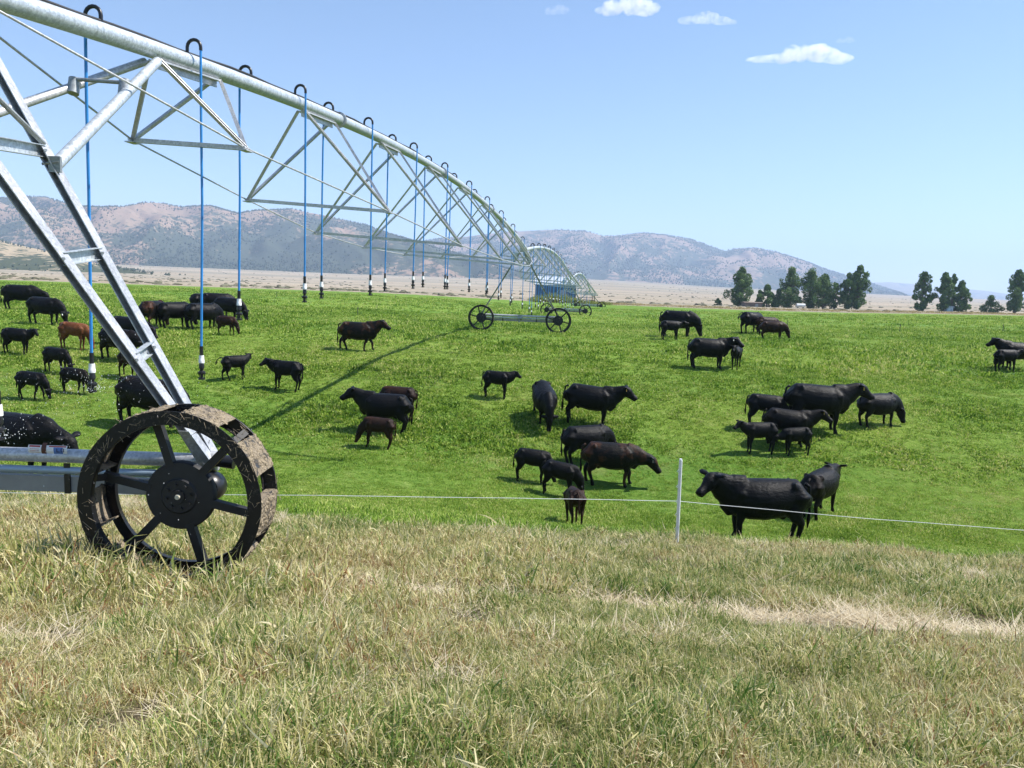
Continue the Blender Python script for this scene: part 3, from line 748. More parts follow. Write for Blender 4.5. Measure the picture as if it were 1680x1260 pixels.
def cow_mesh(calf, head, yaw, seed, tail_up=False, stride=0.0, vox=.024, fat=1.0):
    r = random.Random(seed); bm = bmesh.new()
    L = .80 if calf else 1.0; T = (.80 if calf else 1.05)*fat; tops = 1.30
    def Z(c, h): return c, h
    prof = [(-.89, 1.05, .17, .13), (-.85, 1.01, .27, .22), (-.73, .975, .335, .285), (-.55, .965, .355, .30), (-.32, .92, .395, .345), (-.05, .89, .42, .38), (.22, .89, .415, .37), (.42, .91, .40, .32), (.58, .95, .355, .25), (.72, .985, .29, .20), (.82, 1.01, .20, .14)]
    pts, rad = [], []
    for x, z, a, b in prof:
        if calf: top = z+a; a2 = a*.80; pts.append((x*L, 0, top-a2+.0)); rad.append((a2, b*.74))
        else: a2 = a*(1+(fat-1)*.5); pts.append((x*L, 0, z+a-a2)); rad.append((a2, b*fat*1.05))
    loft(bm, pts, rad, 22)
    # back bone, hips, shoulder mass, brisket
    hw = .20*T
    for s in (-1, 1):
        loft(bm, [(-.50*L, s*hw*.75, 1.16), (-.58*L, s*hw*1.0, 1.20), (-.66*L, s*hw*.9, 1.17)], [(.05, .05), (.10, .09), (.05, .05)], 10)
        loft(bm, [(.34*L, s*.17*T, 1.2), (.42*L, s*.24*T, 1.02), (.50*L, s*.22*T, .78)], [(.07, .05), (.17, .09), (.09, .06)], 10, side=(0, 1, 0))
        loft(bm, [(-.60*L, s*.18*T, 1.15), (-.70*L, s*.22*T, .98), (-.66*L, s*.19*T, .72)], [(.10, .07), (.20, .11), (.10, .07)], 12, side=(0, 1, 0))
    if not calf:
        loft(bm, [(.46, 0, .68), (.64, 0, .66), (.78, 0, .78)], [(.12, .11), (.15, .12), (.10, .08)], 12)
        loft(bm, [(-.52, 0, .62), (-.42, 0, .56), (-.30, 0, .58)], [(.06, .10), (.10, .13), (.05, .07)], 10)
    # legs
    k = .86 if calf else 1.0
    for s in (-1, 1):
        f = stride*(.12 if s > 0 else -.12); h = stride*(-.14 if s > 0 else .13)
        jf = [(.44*L, s*.17*T, .98), (.42*L, s*.18*T, .70), (.47*L+f*.5, s*.165*T, .42), (.465*L+f*.8, s*.16*T, .36), (.45*L+f*.9, s*.16*T, .16), (.47*L+f, s*.16*T, .08), (.49*L+f, s*.16*T, .045), (.50*L+f, s*.16*T, -.03)]
        rf = [(.15, .09), (.125, .085), (.068, .056), (.066, .056), (.044, .040), (.050, .046), (.058, .052), (.062, .056)]
        loft(bm, jf, [(a*k, b*k) for a, b in rf], 12, side=(0, 1, 0))
        jh = [(-.62*L, s*.17*T, 1.02), (-.56*L+h*.2, s*.20*T, .76), (-.66*L+h*.4, s*.175*T, .54), (-.76*L+h*.6, s*.16*T, .44), (-.745*L+h*.8, s*.16*T, .34), (-.70*L+h, s*.16*T, .15), (-.68*L+h, s*.16*T, .07), (-.66*L+h, s*.16*T, -.03)]
        rh = [(.21, .12), (.20, .11), (.125, .080), (.080, .056), (.060, .048), (.047, .043), (.058, .052), (.062, .056)]
        loft(bm, jh, [(a*k, b*k) for a, b in rh], 12, side=(0, 1, 0))
    # neck and head
    d0, nl, hp = HEADS[head]; B = Vector((.56*L, 0, 1.06 if head in ('graze', 'low') else 1.08)); y1, y2 = yaw*.55, yaw
    if calf: nl *= .80
    Rz = lambda a: Matrix.Rotation(a, 3, 'Z')
    mid = B + Rz(y1*.5) @ (d0*nl*.5); poll = mid + Rz(y1) @ (d0*nl*.5)
    if head == 'graze' : mid += Vector((.06, 0, .06))
    hd = Rz(y2) @ Vector((math.cos(R(hp)), 0, -math.sin(R(hp)))); hs = Rz(y2) @ Vector((0, 1, 0)); hu = hs.cross(hd)*-1
    if hu.z < 0 and head != 'graze': hu = -hu
    hu = hd.cross(hs)
    ks = .88 if calf else 1.10
    if head == 'graze':                       # bring the muzzle down into the grass
        tgt = .50*ks*math.sin(R(hp)) + .10; dz = tgt - poll.z; poll.z += dz; mid.z += dz*.45
    loft(bm, [B+Vector((-.16, 0, -.07)), B.lerp(mid, .45)+Vector((0, 0, -.08)), mid+Vector((0, 0, -.085)), mid.lerp(poll, .6)+Vector((0, 0, -.06)), poll + hd*.05-hu*.02], [(.34*T, .22*T), (.315*T, .20*T), (.27*T, .165*T), (.205*T, .135*T), (.155*ks, .115*ks)] if head in ('level', 'up', 'flat') else [(.34*T, .22*T), (.30*T, .195*T), (.24*T, .155*T), (.185*T, .125*T), (.15*ks, .112*ks)], 16)
    hh = [(-.07, .02, .08, .07), (-.02, .01, .13, .11), (.06, .0, .155, .125), (.14, -.01, .155, .122), (.23, -.02, .125, .092), (.32, -.025, .098, .074), (.41, -.025, .092, .084), (.465, -.03, .078, .080), (.478, -.035, .045, .05)]
    loft(bm, [poll + hd*(x*ks) - hu*(.03*ks) + hu*(z*ks) for x, z, a, b in hh], [(a*ks, b*ks) for x, z, a, b in hh], 14, side=tuple(hs))
    ears = []
    for s in (-1, 1):
        e0 = poll + hd*.02*ks + hs*s*.09*ks + hu*.05*ks; up_ = hu*.08 if r.random() < .7 else hu*-.15
        dr = (hs*s + up_ - hd*.15 + Vector((0, 0, .05))).normalized()
        loft(bm, [e0, e0+dr*.05*ks, e0+dr*.12*ks, e0+dr*.18*ks, e0+dr*.215*ks], [(.026*ks, .036*ks), (.034*ks, .058*ks), (.032*ks, .075*ks), (.026*ks, .055*ks), (.014*ks, .018*ks)], 10, side=tuple((hd+hu*.2)))
        ears.append((e0+dr*.13*ks, hd.copy(), dr.copy()))
    me = bpy.data.meshes.new('cow_src'); bm.normal_update(); bmesh.ops.recalc_face_normals(bm, faces=bm.faces); bm.to_mesh(me); bm.free()
    o = bpy.data.objects.new('cow_src', me); COL.objects.link(o)
    md = o.modifiers.new('r', 'REMESH'); md.mode = 'VOXEL'; md.voxel_size = vox
    ms = o.modifiers.new('s', 'SMOOTH'); ms.factor = .5; ms.iterations = 5 if vox < .03 else 2
    dg = bpy.context.evaluated_depsgraph_get(); ev = o.evaluated_get(dg)
    out = bpy.data.meshes.new_from_object(ev, depsgraph=dg); bpy.data.objects.remove(o); bpy.data.meshes.remove(me)
    # tail, welded in afterwards so that it stays thin
    bm = bmesh.new(); bm.from_mesh(out); t0 = Vector((-.84*L, 0, 1.22)); sw = r.uniform(-.08, .08)
    if tail_up: tp = [t0, t0+Vector((-.14, .02, .03)), t0+Vector((-.27, .03, -.03)), t0+Vector((-.36, .03, -.14)), t0+Vector((-.42, .02, -.30)), t0+Vector((-.46, .02, -.42))]
    else: tp = [t0, t0+Vector((-.09, 0, -.06)), t0+Vector((-.12, sw*.3, -.30)), t0+Vector((-.13, sw*.7, -.58)), t0+Vector((-.12, sw, -.74)), t0+Vector((-.11, sw*1.1, -.92))]
    if calf: tp = [t0+(p-t0)*.82 for p in tp]
    loft(bm, tp, [(.04, .035), (.030, .026), (.022, .02), (.022, .022), (.042, .038), (.010, .010)], 9, side=(0, 1, 0))
    for f in bm.faces: f.smooth = True
    bm.to_mesh(out); bm.free()
    eyes = [poll + hd*.15*ks + hs*s*.112*ks + hu*.035*ks for s in (-1, 1)]
    return out, ears, eyes, (hd, hs, hu, poll, ks)
def mat_coat(name, a, b_, c, thr=(.5, .66), wet=False):
    m, nt, b = newmat(name); p = objc(nt)
    n = noise(nt, 2.2, 4, .6, p, .4); n2 = noise(nt, 30, 5, .7, mapping(nt, p, (.35, 1, 1)))
    c_ = mixc(nt, ramp(nt, n, [(thr[0], (0,)*3), (thr[1], (1,)*3)]), a, b_)
    sx = N(nt, 'ShaderNodeSeparateXYZ'); nt.links.new(p, sx.inputs[0])
    dusty = math_(nt, 'MULTIPLY', ramp(nt, sx.outputs[2], [(.0, (0,)*3), (1, (1,)*3)]), n2)
    c_ = mixc(nt, ramp(nt, n2, [(.5, (0,)*3), (.8, (.55,)*3)]), c_, c)
    nt.links.new(c_, b.inputs['Base Color'])
    nt.links.new(ramp(nt, n2, [(.3, (.32,)*3), (.7, (.55,)*3)]), b.inputs['Roughness'])
    b.inputs['Specular IOR Level'].default_value = .13
    bump(nt, b, math_(nt, 'ADD', n2, math_(nt, 'MULTIPLY', noise(nt, 11, 3, .6, p), 1.0)), 0.7, .02); return m
COATS = {
 'black': mat_coat('black_coat', (.0035, .0035, .0045), (.005, .0045, .0045), (.012, .010, .009)),
 'sooty': mat_coat('sooty_black_coat', (.0045, .004, .004), (.011, .0065, .0045), (.018, .012, .009)),
 'saddle': mat_coat('rust_saddled_black_coat', (.004, .004, .004), (.045, .018, .009), (.035, .02, .012), (.50, .60)),
 'brown': mat_coat('dark_brown_coat', (.016, .007, .0045), (.042, .017, .009), (.055, .028, .017)),
 'red': mat_coat('red_brown_coat', (.10, .032, .013), (.17, .062, .026), (.24, .11, .05), (.45, .6)),
}
TAGY = plain('yellow_ear_tag', (.80, .50, .10), .4, 0, .08); TAGW = plain('white_ear_tag', (.80, .80, .76), .4, 0, .08); EYE = plain('dark_eye', (.008, .006, .005), .08, 0, .1)
HOOF = plain('grey_hoof', (.05, .045, .04), .6, 0, .3)
def cow(label, px, py, hp, heading, head='graze', yaw=0, coat='black', calf=False, grp=None, etag=None, tail=False, stride=0, fat=1.0, Y=None):
    g = ground(px, py) if Y is None else at(px, py, Y)
    if Y is not None: g.z = Hs(g.x, g.y)
    depth = (CM.transposed() @ g).z*-1; s = F/depth
    scl = hp/(s*1.31)
    vox = .021 if hp > 60 else (.026 if hp > 42 else .034)
    me, ears, eyes, hf = cow_mesh(calf, head, R(yaw), int(px*7+py), tail, stride, vox, fat)
    me.name = 'calf' if calf else 'cow'; me.materials.append(COATS[coat])
    o = bpy.data.objects.new('calf' if calf else 'cow', me); COL.objects.link(o)
    h = R(heading); f = Vector((math.cos(h), math.sin(h), 0)); q = .45*scl
    za, zb = Hs(g.x+f.x*q, g.y+f.y*q), Hs(g.x-f.x*q, g.y-f.y*q); pit = -math.atan2(za-zb, 2*q)
    o.rotation_euler = (0, pit, h); o.scale = (scl,)*3
    o.location = (g.x, g.y, (za+zb)/2 + .035*scl*.0)
    tag(o, label, 'calf' if calf else 'cow', grp or ('calves grazing in the pasture' if calf else 'cows grazing in the pasture'))
    if etag:
        e, hd, dr = ears[0 if -90 < heading+yaw < 90 else 1]
        mb = MB(); side = hd.cross(Vector((0, 0, 1))).normalized()
        mb.bar(e+hd*.035+Vector((0, 0, -.01)), e+hd*.045+Vector((0, 0, -.095)), .065, .006, up=tuple(hd)); mb.build('ear_tag', TAGY if etag == 'y' else TAGW, o, False)
    if hp > 62:
        for e in eyes:
            mb = MB(); mb.revolve([(.0005, -.016), (.012, -.011), (.017, 0), (.012, .011), (.0005, .016)], e, 'Z', 8, False); mb.build('eye', EYE, o, True)
    return o
LFT, RGT, AWAY, TOW = 180, 0, 90, -90
# far left herd
cow('black cow at the top left of the herd, half hidden by the grazing cow', 36, 508, 41, 8, 'low', 0)
cow('white-nosed black cow grazing up and left of the red-brown calf', 75, 531, 44, -8, 'graze', 0, etag='w')
cow('black calf standing with level head at the far left edge, ear out right', 29, 580, 43, 5, 'level', -35, calf=True)
cow('red-brown calf with dark legs grazing, the only rust-coloured animal', 122, 572, 44, 0, 'graze', 15, 'red', calf=True)
cow('black calf grazing in front of and below the red-brown calf', 93, 611, 42, -12, 'graze', 0, calf=True)
cow('spray-wetted black calf with hind legs stretched back, leftmost of the low grazing pair', 52, 654, 46, -4, 'graze', 0, calf=True, stride=1.2)
cow('spray-wetted brownish calf grazing right beside the first blue hose nozzle', 122, 644, 42, -6, 'graze', 0, 'sooty', calf=True, stride=.5)
cow('long black cow lowering its head behind the two tower legs', 212, 566, 47, -6, 'low', -20)
cow('dark cow grazing in front of the long black cow behind the tower legs', 196, 590, 52, -12, 'low', -10, 'sooty')
cow('dark calf with head down just above the large cow at the wheel', 212, 618, 42, -25, 'graze', 0, 'brown', calf=True)
cow('brownish-black cow seen from behind, leftmost of the row of three rumps', 254, 538, 45, 84, 'graze', 0, 'saddle', fat=1.08)
cow('glossy black cow, middle one of the three rumps left of the second hose', 289, 538, 43, 55, 'graze', 0)
cow('round black cow directly behind the second blue hose', 334, 540, 43, 52, 'graze', 0, fat=1.1)
cow('black cow mostly hidden behind the second blue hose, farthest of the cluster', 336, 517, 36, 60, 'graze', 0)
cow('black cow at the back of the cluster near the third blue hose', 357, 520, 39, 20, 'graze', 0)
cow('black cow grazing right at the nozzle of the third blue hose', 376, 526, 38, -15, 'graze', 10)
cow('small dark brown calf grazing below the third blue hose', 372, 549, 31, -5, 'graze', 0, 'brown', calf=True, stride=.6)
cow('wet black calf with tail swung out left, just right of the second hose', 388, 622, 40, 40, 'level', 55, calf=True, tail=True, stride=.9)
cow('black calf facing left with lowered shoulders, right of the tail-swinging calf', 468, 639, 49, 172, 'level', 45, calf=True, fat=1.15)
cow('large black cow lowering its head directly behind the near wheel and tower legs', 246, 700, 82, -8, 'graze', 0, 'sooty', fat=1.05)
cow('large wet black cow behind the base beam at the left edge of the picture', 30, 780, 104, -10, 'low', 0, fat=1.05)
# middle of the field
cow('dark brown cow walking right alone in the middle distance, left of the long shadow', 588, 575, 47, -3, 'level', 0, 'saddle', stride=1.4)
cow('dark brown calf whose back shows behind the black cow that faces left', 650, 686, 55, 176, 'graze', 0, 'brown', calf=True)
cow('black cow standing broadside facing left behind the small brown grazing calf', 628, 708, 64, 176, 'level', 15)
cow('small brown calf grazing to the left in front of the black cow', 617, 733, 50, 178, 'graze', 0, 'brown', calf=True)
cow('black heifer facing right alone near the centre with its ear out', 815, 651, 44, -10, 'level', 35, calf=True, fat=1.15)
cow('black cow grazing end-on, just left of the yellow-tagged cow', 890, 688, 59, -80, 'graze', 0, fat=1.12)
cow('black cow with pale yellow ear tag standing alert near the picture centre, facing right', 966, 694, 64, -12, 'level', 0, etag='y')
cow('black cow grazing away behind the rust-saddled cow', 963, 758, 62, 22, 'graze', 0, fat=1.05)
cow('black cow with a rust brown saddle patch lowering its head to the right', 1003, 793, 70, -6, 'low', -5, 'saddle', stride=.7, etag='w')
cow('black calf standing at the left of the centre group, half behind another calf', 872, 789, 55, -8, 'graze', 0, calf=True)
cow('black calf grazing nose down just above the fence wire, right of the other calf', 916, 813, 57, -14, 'graze', 0, calf=True, fat=1.1)
cow('brown tail-on calf seen straight from behind across the fence wire', 941, 862, 63, 96, 'low', 0, 'brown', calf=True, fat=1.25)
# right part
cow('big black cow nearest the white post, facing left and looking at the viewer', 1246, 887, 106, 178, 'level', 38, fat=1.02)
cow('black heifer turned away with its head raised, right behind the nearest big cow', 1345, 842, 76, 47, 'flat', 8, 'sooty', calf=False)
cow('tall yellow-tagged black cow at the back of the right-hand group', 1338, 704, 76, -4, 'level', 0, etag='y')
cow('black calf at the back left of the right-hand group, behind the tagged cow', 1254, 702, 56, -8, 'graze', 0, calf=True)
cow('tagged black cow in the middle of the right-hand group, behind two calves', 1290, 728, 58, -12, 'level', 0, 'sooty', etag='y')
cow('black calf facing left at the front left of the right-hand group', 1243, 742, 52, 185, 'level', 20, calf=True)
cow('black calf standing broadside at the front right of the right-hand group', 1305, 744, 46, 184, 'low', 0, calf=True)
cow('black cow grazing away to the right, rightmost of the right-hand group', 1440, 698, 54, 18, 'graze', -40, fat=1.1)
cow('black cow with white ear tag standing broadside with a calf at its neck', 1162, 603, 49, 2, 'level', -40, etag='w')
cow('small black calf standing under the neck of the white-tagged cow', 1207, 604, 38, 245, 'up', 0, calf=True)
cow('black cow grazing with lowered neck behind the nursing calf', 1112, 552, 43, -25, 'graze', 25, fat=1.1)
cow('small black calf nursing beside the far grazing cow', 1100, 558, 32, 10, 'suck', 0, calf=True)
cow('black cow with its tail swung up to the left, far right of centre', 1232, 547, 35, 35, 'low', 0, tail=True)
cow('dark calf mostly hidden between the tail-swinging cow and the brown grazer', 1258, 549, 29, 15, 'graze', 0, 'brown')
cow('dark brown heifer grazing to the right in front of the tail-swinging cow', 1268, 557, 30, -8, 'graze', 0, 'brown')
cow('black cow cut by the right edge of the picture, facing left', 1664, 606, 45, 178, 'level', 0)
cow('small black calf nursing from the cow at the right edge', 1650, 611, 38, 10, 'suck', 0, calf=True)
# ------------------------------------------------------------------ hills
def ridge_interp(pts, px):
    xs = [p[0] for p in pts]; ys = [p[1] for p in pts]; return np.interp(px, xs, ys)
def hills(name, ridge, r0, r1, r2, x0, x1, amp, seed, mat, shrubs, base_of=None, spur=1.0, bumpy=1.5):
    px = np.arange(x0, x1, 3.5); m = 110; t = np.linspace(0, 1, m)
    P = np.zeros((m, len(px), 3))
    yr = ridge_interp(ridge, px) + (fbm(px, px*0, .03, 3, seed)-.5)*bumpy
    for i, x in enumerate(px):
        v = ray(float(x), float(yr[i])); u = v.x/v.y; zr = v.z/v.y*r1
        rr = r0*(1-t*0)+(r2-r0)*t; X = u*rr; Y = rr
        tr_ = (r1-r0)/(r2-r0); s = np.where(t < tr_, t/tr_, 1-(t-tr_)/(1-tr_)*.8)
        g = H(X, Y); rise = s**1.35*.55+s*.45*1.0; P[:, i, 0] = X; P[:, i, 1] = Y
        z = g*(1-s)+zr*s*1.0; z = g + (zr-g)*rise
        P[:, i, 2] = z
    # spurs and gullies running down from the crest, strongest half way down
    X, Y = P[..., 0], P[..., 1]; T = np.broadcast_to(t[:, None], X.shape); tr_ = (r1-r0)/(r2-r0); S = np.clip(T/tr_, 0, 1)
    A_ = np.arctan2(X, Y)*r1; w1 = fbm(A_*1.0+ (fbm(X, Y, 1/420, 2, seed+5)-.5)*500, Y*.25, 1/330*spur, 4, seed); rid = 1-np.abs(2*w1-1)*2.2
    w2 = fbm(X, Y, 1/120, 4, seed+9)-.5
    env = np.sin(np.pi*np.clip(S, 0, 1))**.8*(T < tr_)
    hmax = np.max(P[..., 2]-H(X, Y)); P[..., 2] += env*(rid*amp*hmax*.55 + w2*hmax*amp*.5) - (1-S)**2*6*(T < tr_) - .0
    # keep the flank under the sight line of its own crest
    for i, x in enumerate(px):
        v = ray(float(x), float(yr[i])); lim = v.z/v.y*Y[:, i]; P[:, i, 2] = np.where(T[:, i] < tr_, np.minimum(P[:, i, 2], lim-2), P[:, i, 2])
    P[0, :, 2] = H(X[0], Y[0]) - 8
    me = grid_mesh(name, P); o = link(name, me, mat); tag(o, kind='structure')
    return P, S, rid
def mat_hill(name, tan, tan2, green, sc_, cover, hz):
    m, nt, b = newmat(name); p = pos(nt)
    geo = nt.nodes.new('ShaderNodeNewGeometry'); sep = N(nt, 'ShaderNodeSeparateXYZ'); nt.links.new(p, sep.inputs[0])
    hgt = math_(nt, 'DIVIDE', sep.outputs[2], hz)
    a = noise(nt, .0035, 5, .6, p); c = noise(nt, .03, 5, .7, p); v = noise(nt, sc_, 4, .75, p)
    g = mixc(nt, a, tan, tan2); g = mixc(nt, ramp(nt, c, [(.35, (0,)*3), (.65, (1,)*3)]), g, mixc(nt, .4, g, (.22, .20, .14)))
    dens = math_(nt, 'ADD', math_(nt, 'SUBTRACT', math_(nt, 'MULTIPLY', a, 1.6), math_(nt, 'MULTIPLY', hgt, .55)), math_(nt, 'MULTIPLY', c, .5))
    f = math_(nt, 'ADD', math_(nt, 'MULTIPLY', v, 1.5), math_(nt, 'MULTIPLY', dens, 1.0))
    f = ramp(nt, f, [(cover, (0,)*3), (min(1, cover+.10), (.92,)*3)])
    # ramp inputs are limited to 0..1
    nt.links.new(mixc(nt, f, g, green), b.inputs['Base Color']); b.inputs['Roughness'].default_value = 1; b.inputs['Specular IOR Level'].default_value = .05
    bump(nt, b, v, .8, 4); return m
def mat_hill2(name, tan, tan2, green, sc_, lo, hi, hz, gain=1.0):
    m, nt, b = newmat(name); p = pos(nt)
    sep = N(nt, 'ShaderNodeSeparateXYZ'); nt.links.new(p, sep.inputs[0]); hgt = math_(nt, 'DIVIDE', sep.outputs[2], hz)
    a = noise(nt, .0030, 5, .6, p); c = noise(nt, .02, 5, .7, p); v = noise(nt, sc_, 3, .7, p); av = attr(nt, 'gully').outputs['Fac']
    g = mixc(nt, ramp(nt, a, [(.35, (0,)*3), (.65, (1,)*3)]), tan, tan2); g = mixc(nt, ramp(nt, c, [(.4, (0,)*3), (.7, (.7,)*3)]), g, mixc(nt, .5, g, (.20, .17, .11)))
    d = math_(nt, 'ADD', math_(nt, 'MULTIPLY', math_(nt, 'SUBTRACT', a, .5), 1.5), math_(nt, 'MULTIPLY', av, .42))
    d = math_(nt, 'SUBTRACT', d, math_(nt, 'MULTIPLY', hgt, .40)); f = math_(nt, 'ADD', v, math_(nt, 'MULTIPLY', d, gain), True)
    f = ramp(nt, f, [(lo, (0,)*3), (hi, (.95,)*3)])
    nt.links.new(mixc(nt, f, g, green), b.inputs['Base Color']); b.inputs['Roughness'].default_value = 1; b.inputs['Specular IOR Level'].default_value = .05
    bump(nt, b, v, .8, 3); return m
def add_gully(name, rid):
    me = bpy.data.objects[name].data; a = me.attributes.new('gully', 'FLOAT', 'POINT'); a.data.foreach_set('value', np.clip(.5-rid*.5, 0, 1).astype(np.float32).ravel())
HA = mat_hill2('near_range', (.26, .175, .13), (.31, .225, .165), (.045, .060, .042), .06, .40, .50, 480)
HB = mat_hill2('middle_range', (.25, .175, .14), (.30, .22, .17), (.050, .065, .050), .035, .40, .52, 600)
HC = mat_hill2('far_range', (.25, .21, .16), (.28, .24, .19), (.07, .085, .07), .02, .40, .6, 300)
HS = mat_hill2('near_spur', (.36, .28, .18), (.42, .34, .23), (.045, .06, .03), .07, .44, .52, 90, .8)
rC = [(1250, 480), (1330, 474), (1380, 469), (1420, 463.5), (1460, 462.5), (1500, 466), (1530, 474), (1580, 474), (1620, 477), (1680, 487), (1760, 497), (1900, 505), (2300, 512)]
P_, S_, r_ = hills('far_hills', rC, 6800, 8200, 9600, 1150, 2300, .25, 71, HC, None, bumpy=1); add_gully('far_hills', r_)
rB = [(560, 440), (640, 405), (720, 391), (780, 386), (830, 380), (880, 378), (920, 376), (960, 379), (990, 387), (1010, 386.5), (1050, 382), (1090, 385), (1130, 392), (1165, 403), (1190, 411), (1205, 407), (1240, 406), (1270, 412), (1310, 425), (1350, 440), (1400, 455), (1440, 467), (1480, 482), (1520, 500), (1600, 520)]
PB, S_, r_ = hills('middle_hills', rB, 3300, 4600, 5600, 540, 1560, .34, 33, HB, None, spur=.9, bumpy=2.5); add_gully('middle_hills', r_)
rA = [(-700, 345), (-300, 318), (-60, 322), (0, 324), (50, 322), (75, 323), (125, 338), (165, 340), (200, 338), (235, 332), (260, 333), (300, 340), (345, 337), (390, 350), (420, 345), (480, 343), (530, 352), (570, 361), (600, 368), (640, 384), (680, 395), (730, 410), (790, 428), (850, 445), (930, 462), (1000, 476), (1080, 492)]
PA, S_, r_ = hills('left_hills', rA, 1900, 2900, 3700, -700, 1060, .55, 12, HA, None, spur=1.15, bumpy=3); add_gully('left_hills', r_)
rS = [(-700, 330), (-300, 372), (-60, 388), (0, 394), (60, 408), (120, 424), (180, 437), (260, 448), (340, 456), (430, 464), (520, 474)]
PS, S_, r_ = hills('near_spur_hill', rS, 750, 1150, 1700, -700, 500, .25, 52, HS, None, spur=2, bumpy=2); add_gully('near_spur_hill', r_)
# junipers dotted over the two nearer hills: real little crowns, so the slopes speckle and the crest bristles
def junipers():
    rr = np.random.RandomState(9); V = []; Fc = []
    def put(P, n, s0, s1, seed, bias):
        m, k = P.shape[:2]; i = rr.uniform(0, m*.78-1, n); j = rr.uniform(0, k-1.01, n); a, b_ = i.astype(int), j.astype(int)
        Q = P[a, b_]*(1-(j-b_))[:, None]+P[a, b_+1]*(j-b_)[:, None]; Q2 = P[a+1, b_]*(1-(j-b_))[:, None]+P[a+1, b_+1]*(j-b_)[:, None]
        Q = Q*(1-(i-a))[:, None]+Q2*(i-a)[:, None]
        d = fbm(Q[:, 0], Q[:, 1], 1/260, 4, seed); keep = d > rr.uniform(.34, .62, n)+bias; Q = Q[keep]
        s = rr.uniform(s0, s1, len(Q))*rr.choice([.7, 1, 1.25], len(Q))
        for q, z in zip(Q, s):
            b0 = len(V); w_ = z*rr.uniform(.75, 1.1)
            V.extend([(q[0]-w_/2, q[1], q[2]+z*.35), (q[0], q[1]-w_/2, q[2]+z*.3), (q[0]+w_/2, q[1], q[2]+z*.4), (q[0], q[1]+w_/2, q[2]+z*.35), (q[0]+w_*.1, q[1], q[2]+z), (q[0], q[1], q[2]-z*.2)])
            Fc.extend([(b0, b0+1, b0+4), (b0+1, b0+2, b0+4), (b0+2, b0+3, b0+4), (b0+3, b0, b0+4), (b0+1, b0, b0+5), (b0+2, b0+1, b0+5), (b0+3, b0+2, b0+5), (b0, b0+3, b0+5)])
    put(PA, 42000, 3, 6, 14, -.03); put(PS, 5000, 1.4, 3.6, 15, -.02); put(PB, 30000, 4, 8, 16, -.02)
    me = bpy.data.meshes.new('hillside_junipers'); me.from_pydata(V, [], Fc); me.update()
    o = link('hillside_junipers', me, plain('juniper_green', (.040, .058, .030), .9, 0, .4, .05)); tag(o, 'dark junipers speckling the slopes of the hills', 'shrubs', kind='stuff')
junipers()
def sagebrush():
    r = np.random.RandomState(4); n = 3000; D = np.exp(r.uniform(math.log(165), math.log(1900), n)); u = r.uniform(-.78, .78, n); X = D*u
    k = fbm(X, D, .012, 4, 8) > r.uniform(.40, .62, n); X, D = X[k], D[k]; Z = H(X, D); V = []; Fc = []
    for x, y, z in zip(X, D, Z):
        s = r.uniform(.35, 1.1)*(1+y/1500); hh = s*r.uniform(.35, .6); b0 = len(V); m = 6
        for j, (q, t) in enumerate(((.8, 0), (1, .45), (.55, .9))):
            for i in range(m):
                a = 6.283*i/m+j*.4; w_ = s*q*r.uniform(.75, 1.2); V.append((x+w_*math.cos(a), y+w_*math.sin(a), z-.1+hh*t*r.uniform(.8, 1.2)))
        for j in range(2):
            for i in range(m): Fc.append((b0+j*m+i, b0+j*m+(i+1) % m, b0+(j+1)*m+(i+1) % m, b0+(j+1)*m+i))
        Fc.append(tuple(b0+2*m+i for i in range(m)))
    me = bpy.data.meshes.new('sagebrush'); me.from_pydata(V, [], Fc); me.update()
    o = link('sagebrush', me, plain('sagebrush_grey', (.13, .125, .075), .95, 0, .35, .4)); tag(o, 'low grey-brown brush dotted over the dry plain', 'brush', kind='stuff')
sagebrush()

# ------------------------------------------------------------------ trees, shrubs, buildings beyond the pasture
def leaf_mat(name, c0, c1, c2):
    m, nt, b = newmat(name); t = attr(nt, 'tint').outputs['Fac']; c = ramp(nt, t, [(0, c0), (.55, c1), (1, c2)])
    nt.links.new(c, b.inputs['Base Color']); b.inputs['Roughness'].default_value = .5; b.inputs['Specular IOR Level'].default_value = .3
    tr = nt.nodes.new('ShaderNodeBsdfTranslucent'); nt.links.new(c, tr.inputs['Color']); mx = nt.nodes.new('ShaderNodeMixShader'); mx.inputs[0].default_value = .25
    nt.links.new(b.outputs[0], mx.inputs[1]); nt.links.new(tr.outputs[0], mx.inputs[2]); nt.links.new(mx.outputs[0], nt.nodes['Material Output'].inputs['Surface']); return m
LEAF = leaf_mat('cottonwood_leaves', (.05, .105, .03), (.10, .18, .05), (.18, .27, .08))
LEAF2 = leaf_mat('yellow_green_weeds', (.10, .15, .02), (.20, .23, .035), (.34, .30, .07))
BARK = plain('bark', (.13, .105, .08), .9, 0, .4, 2)
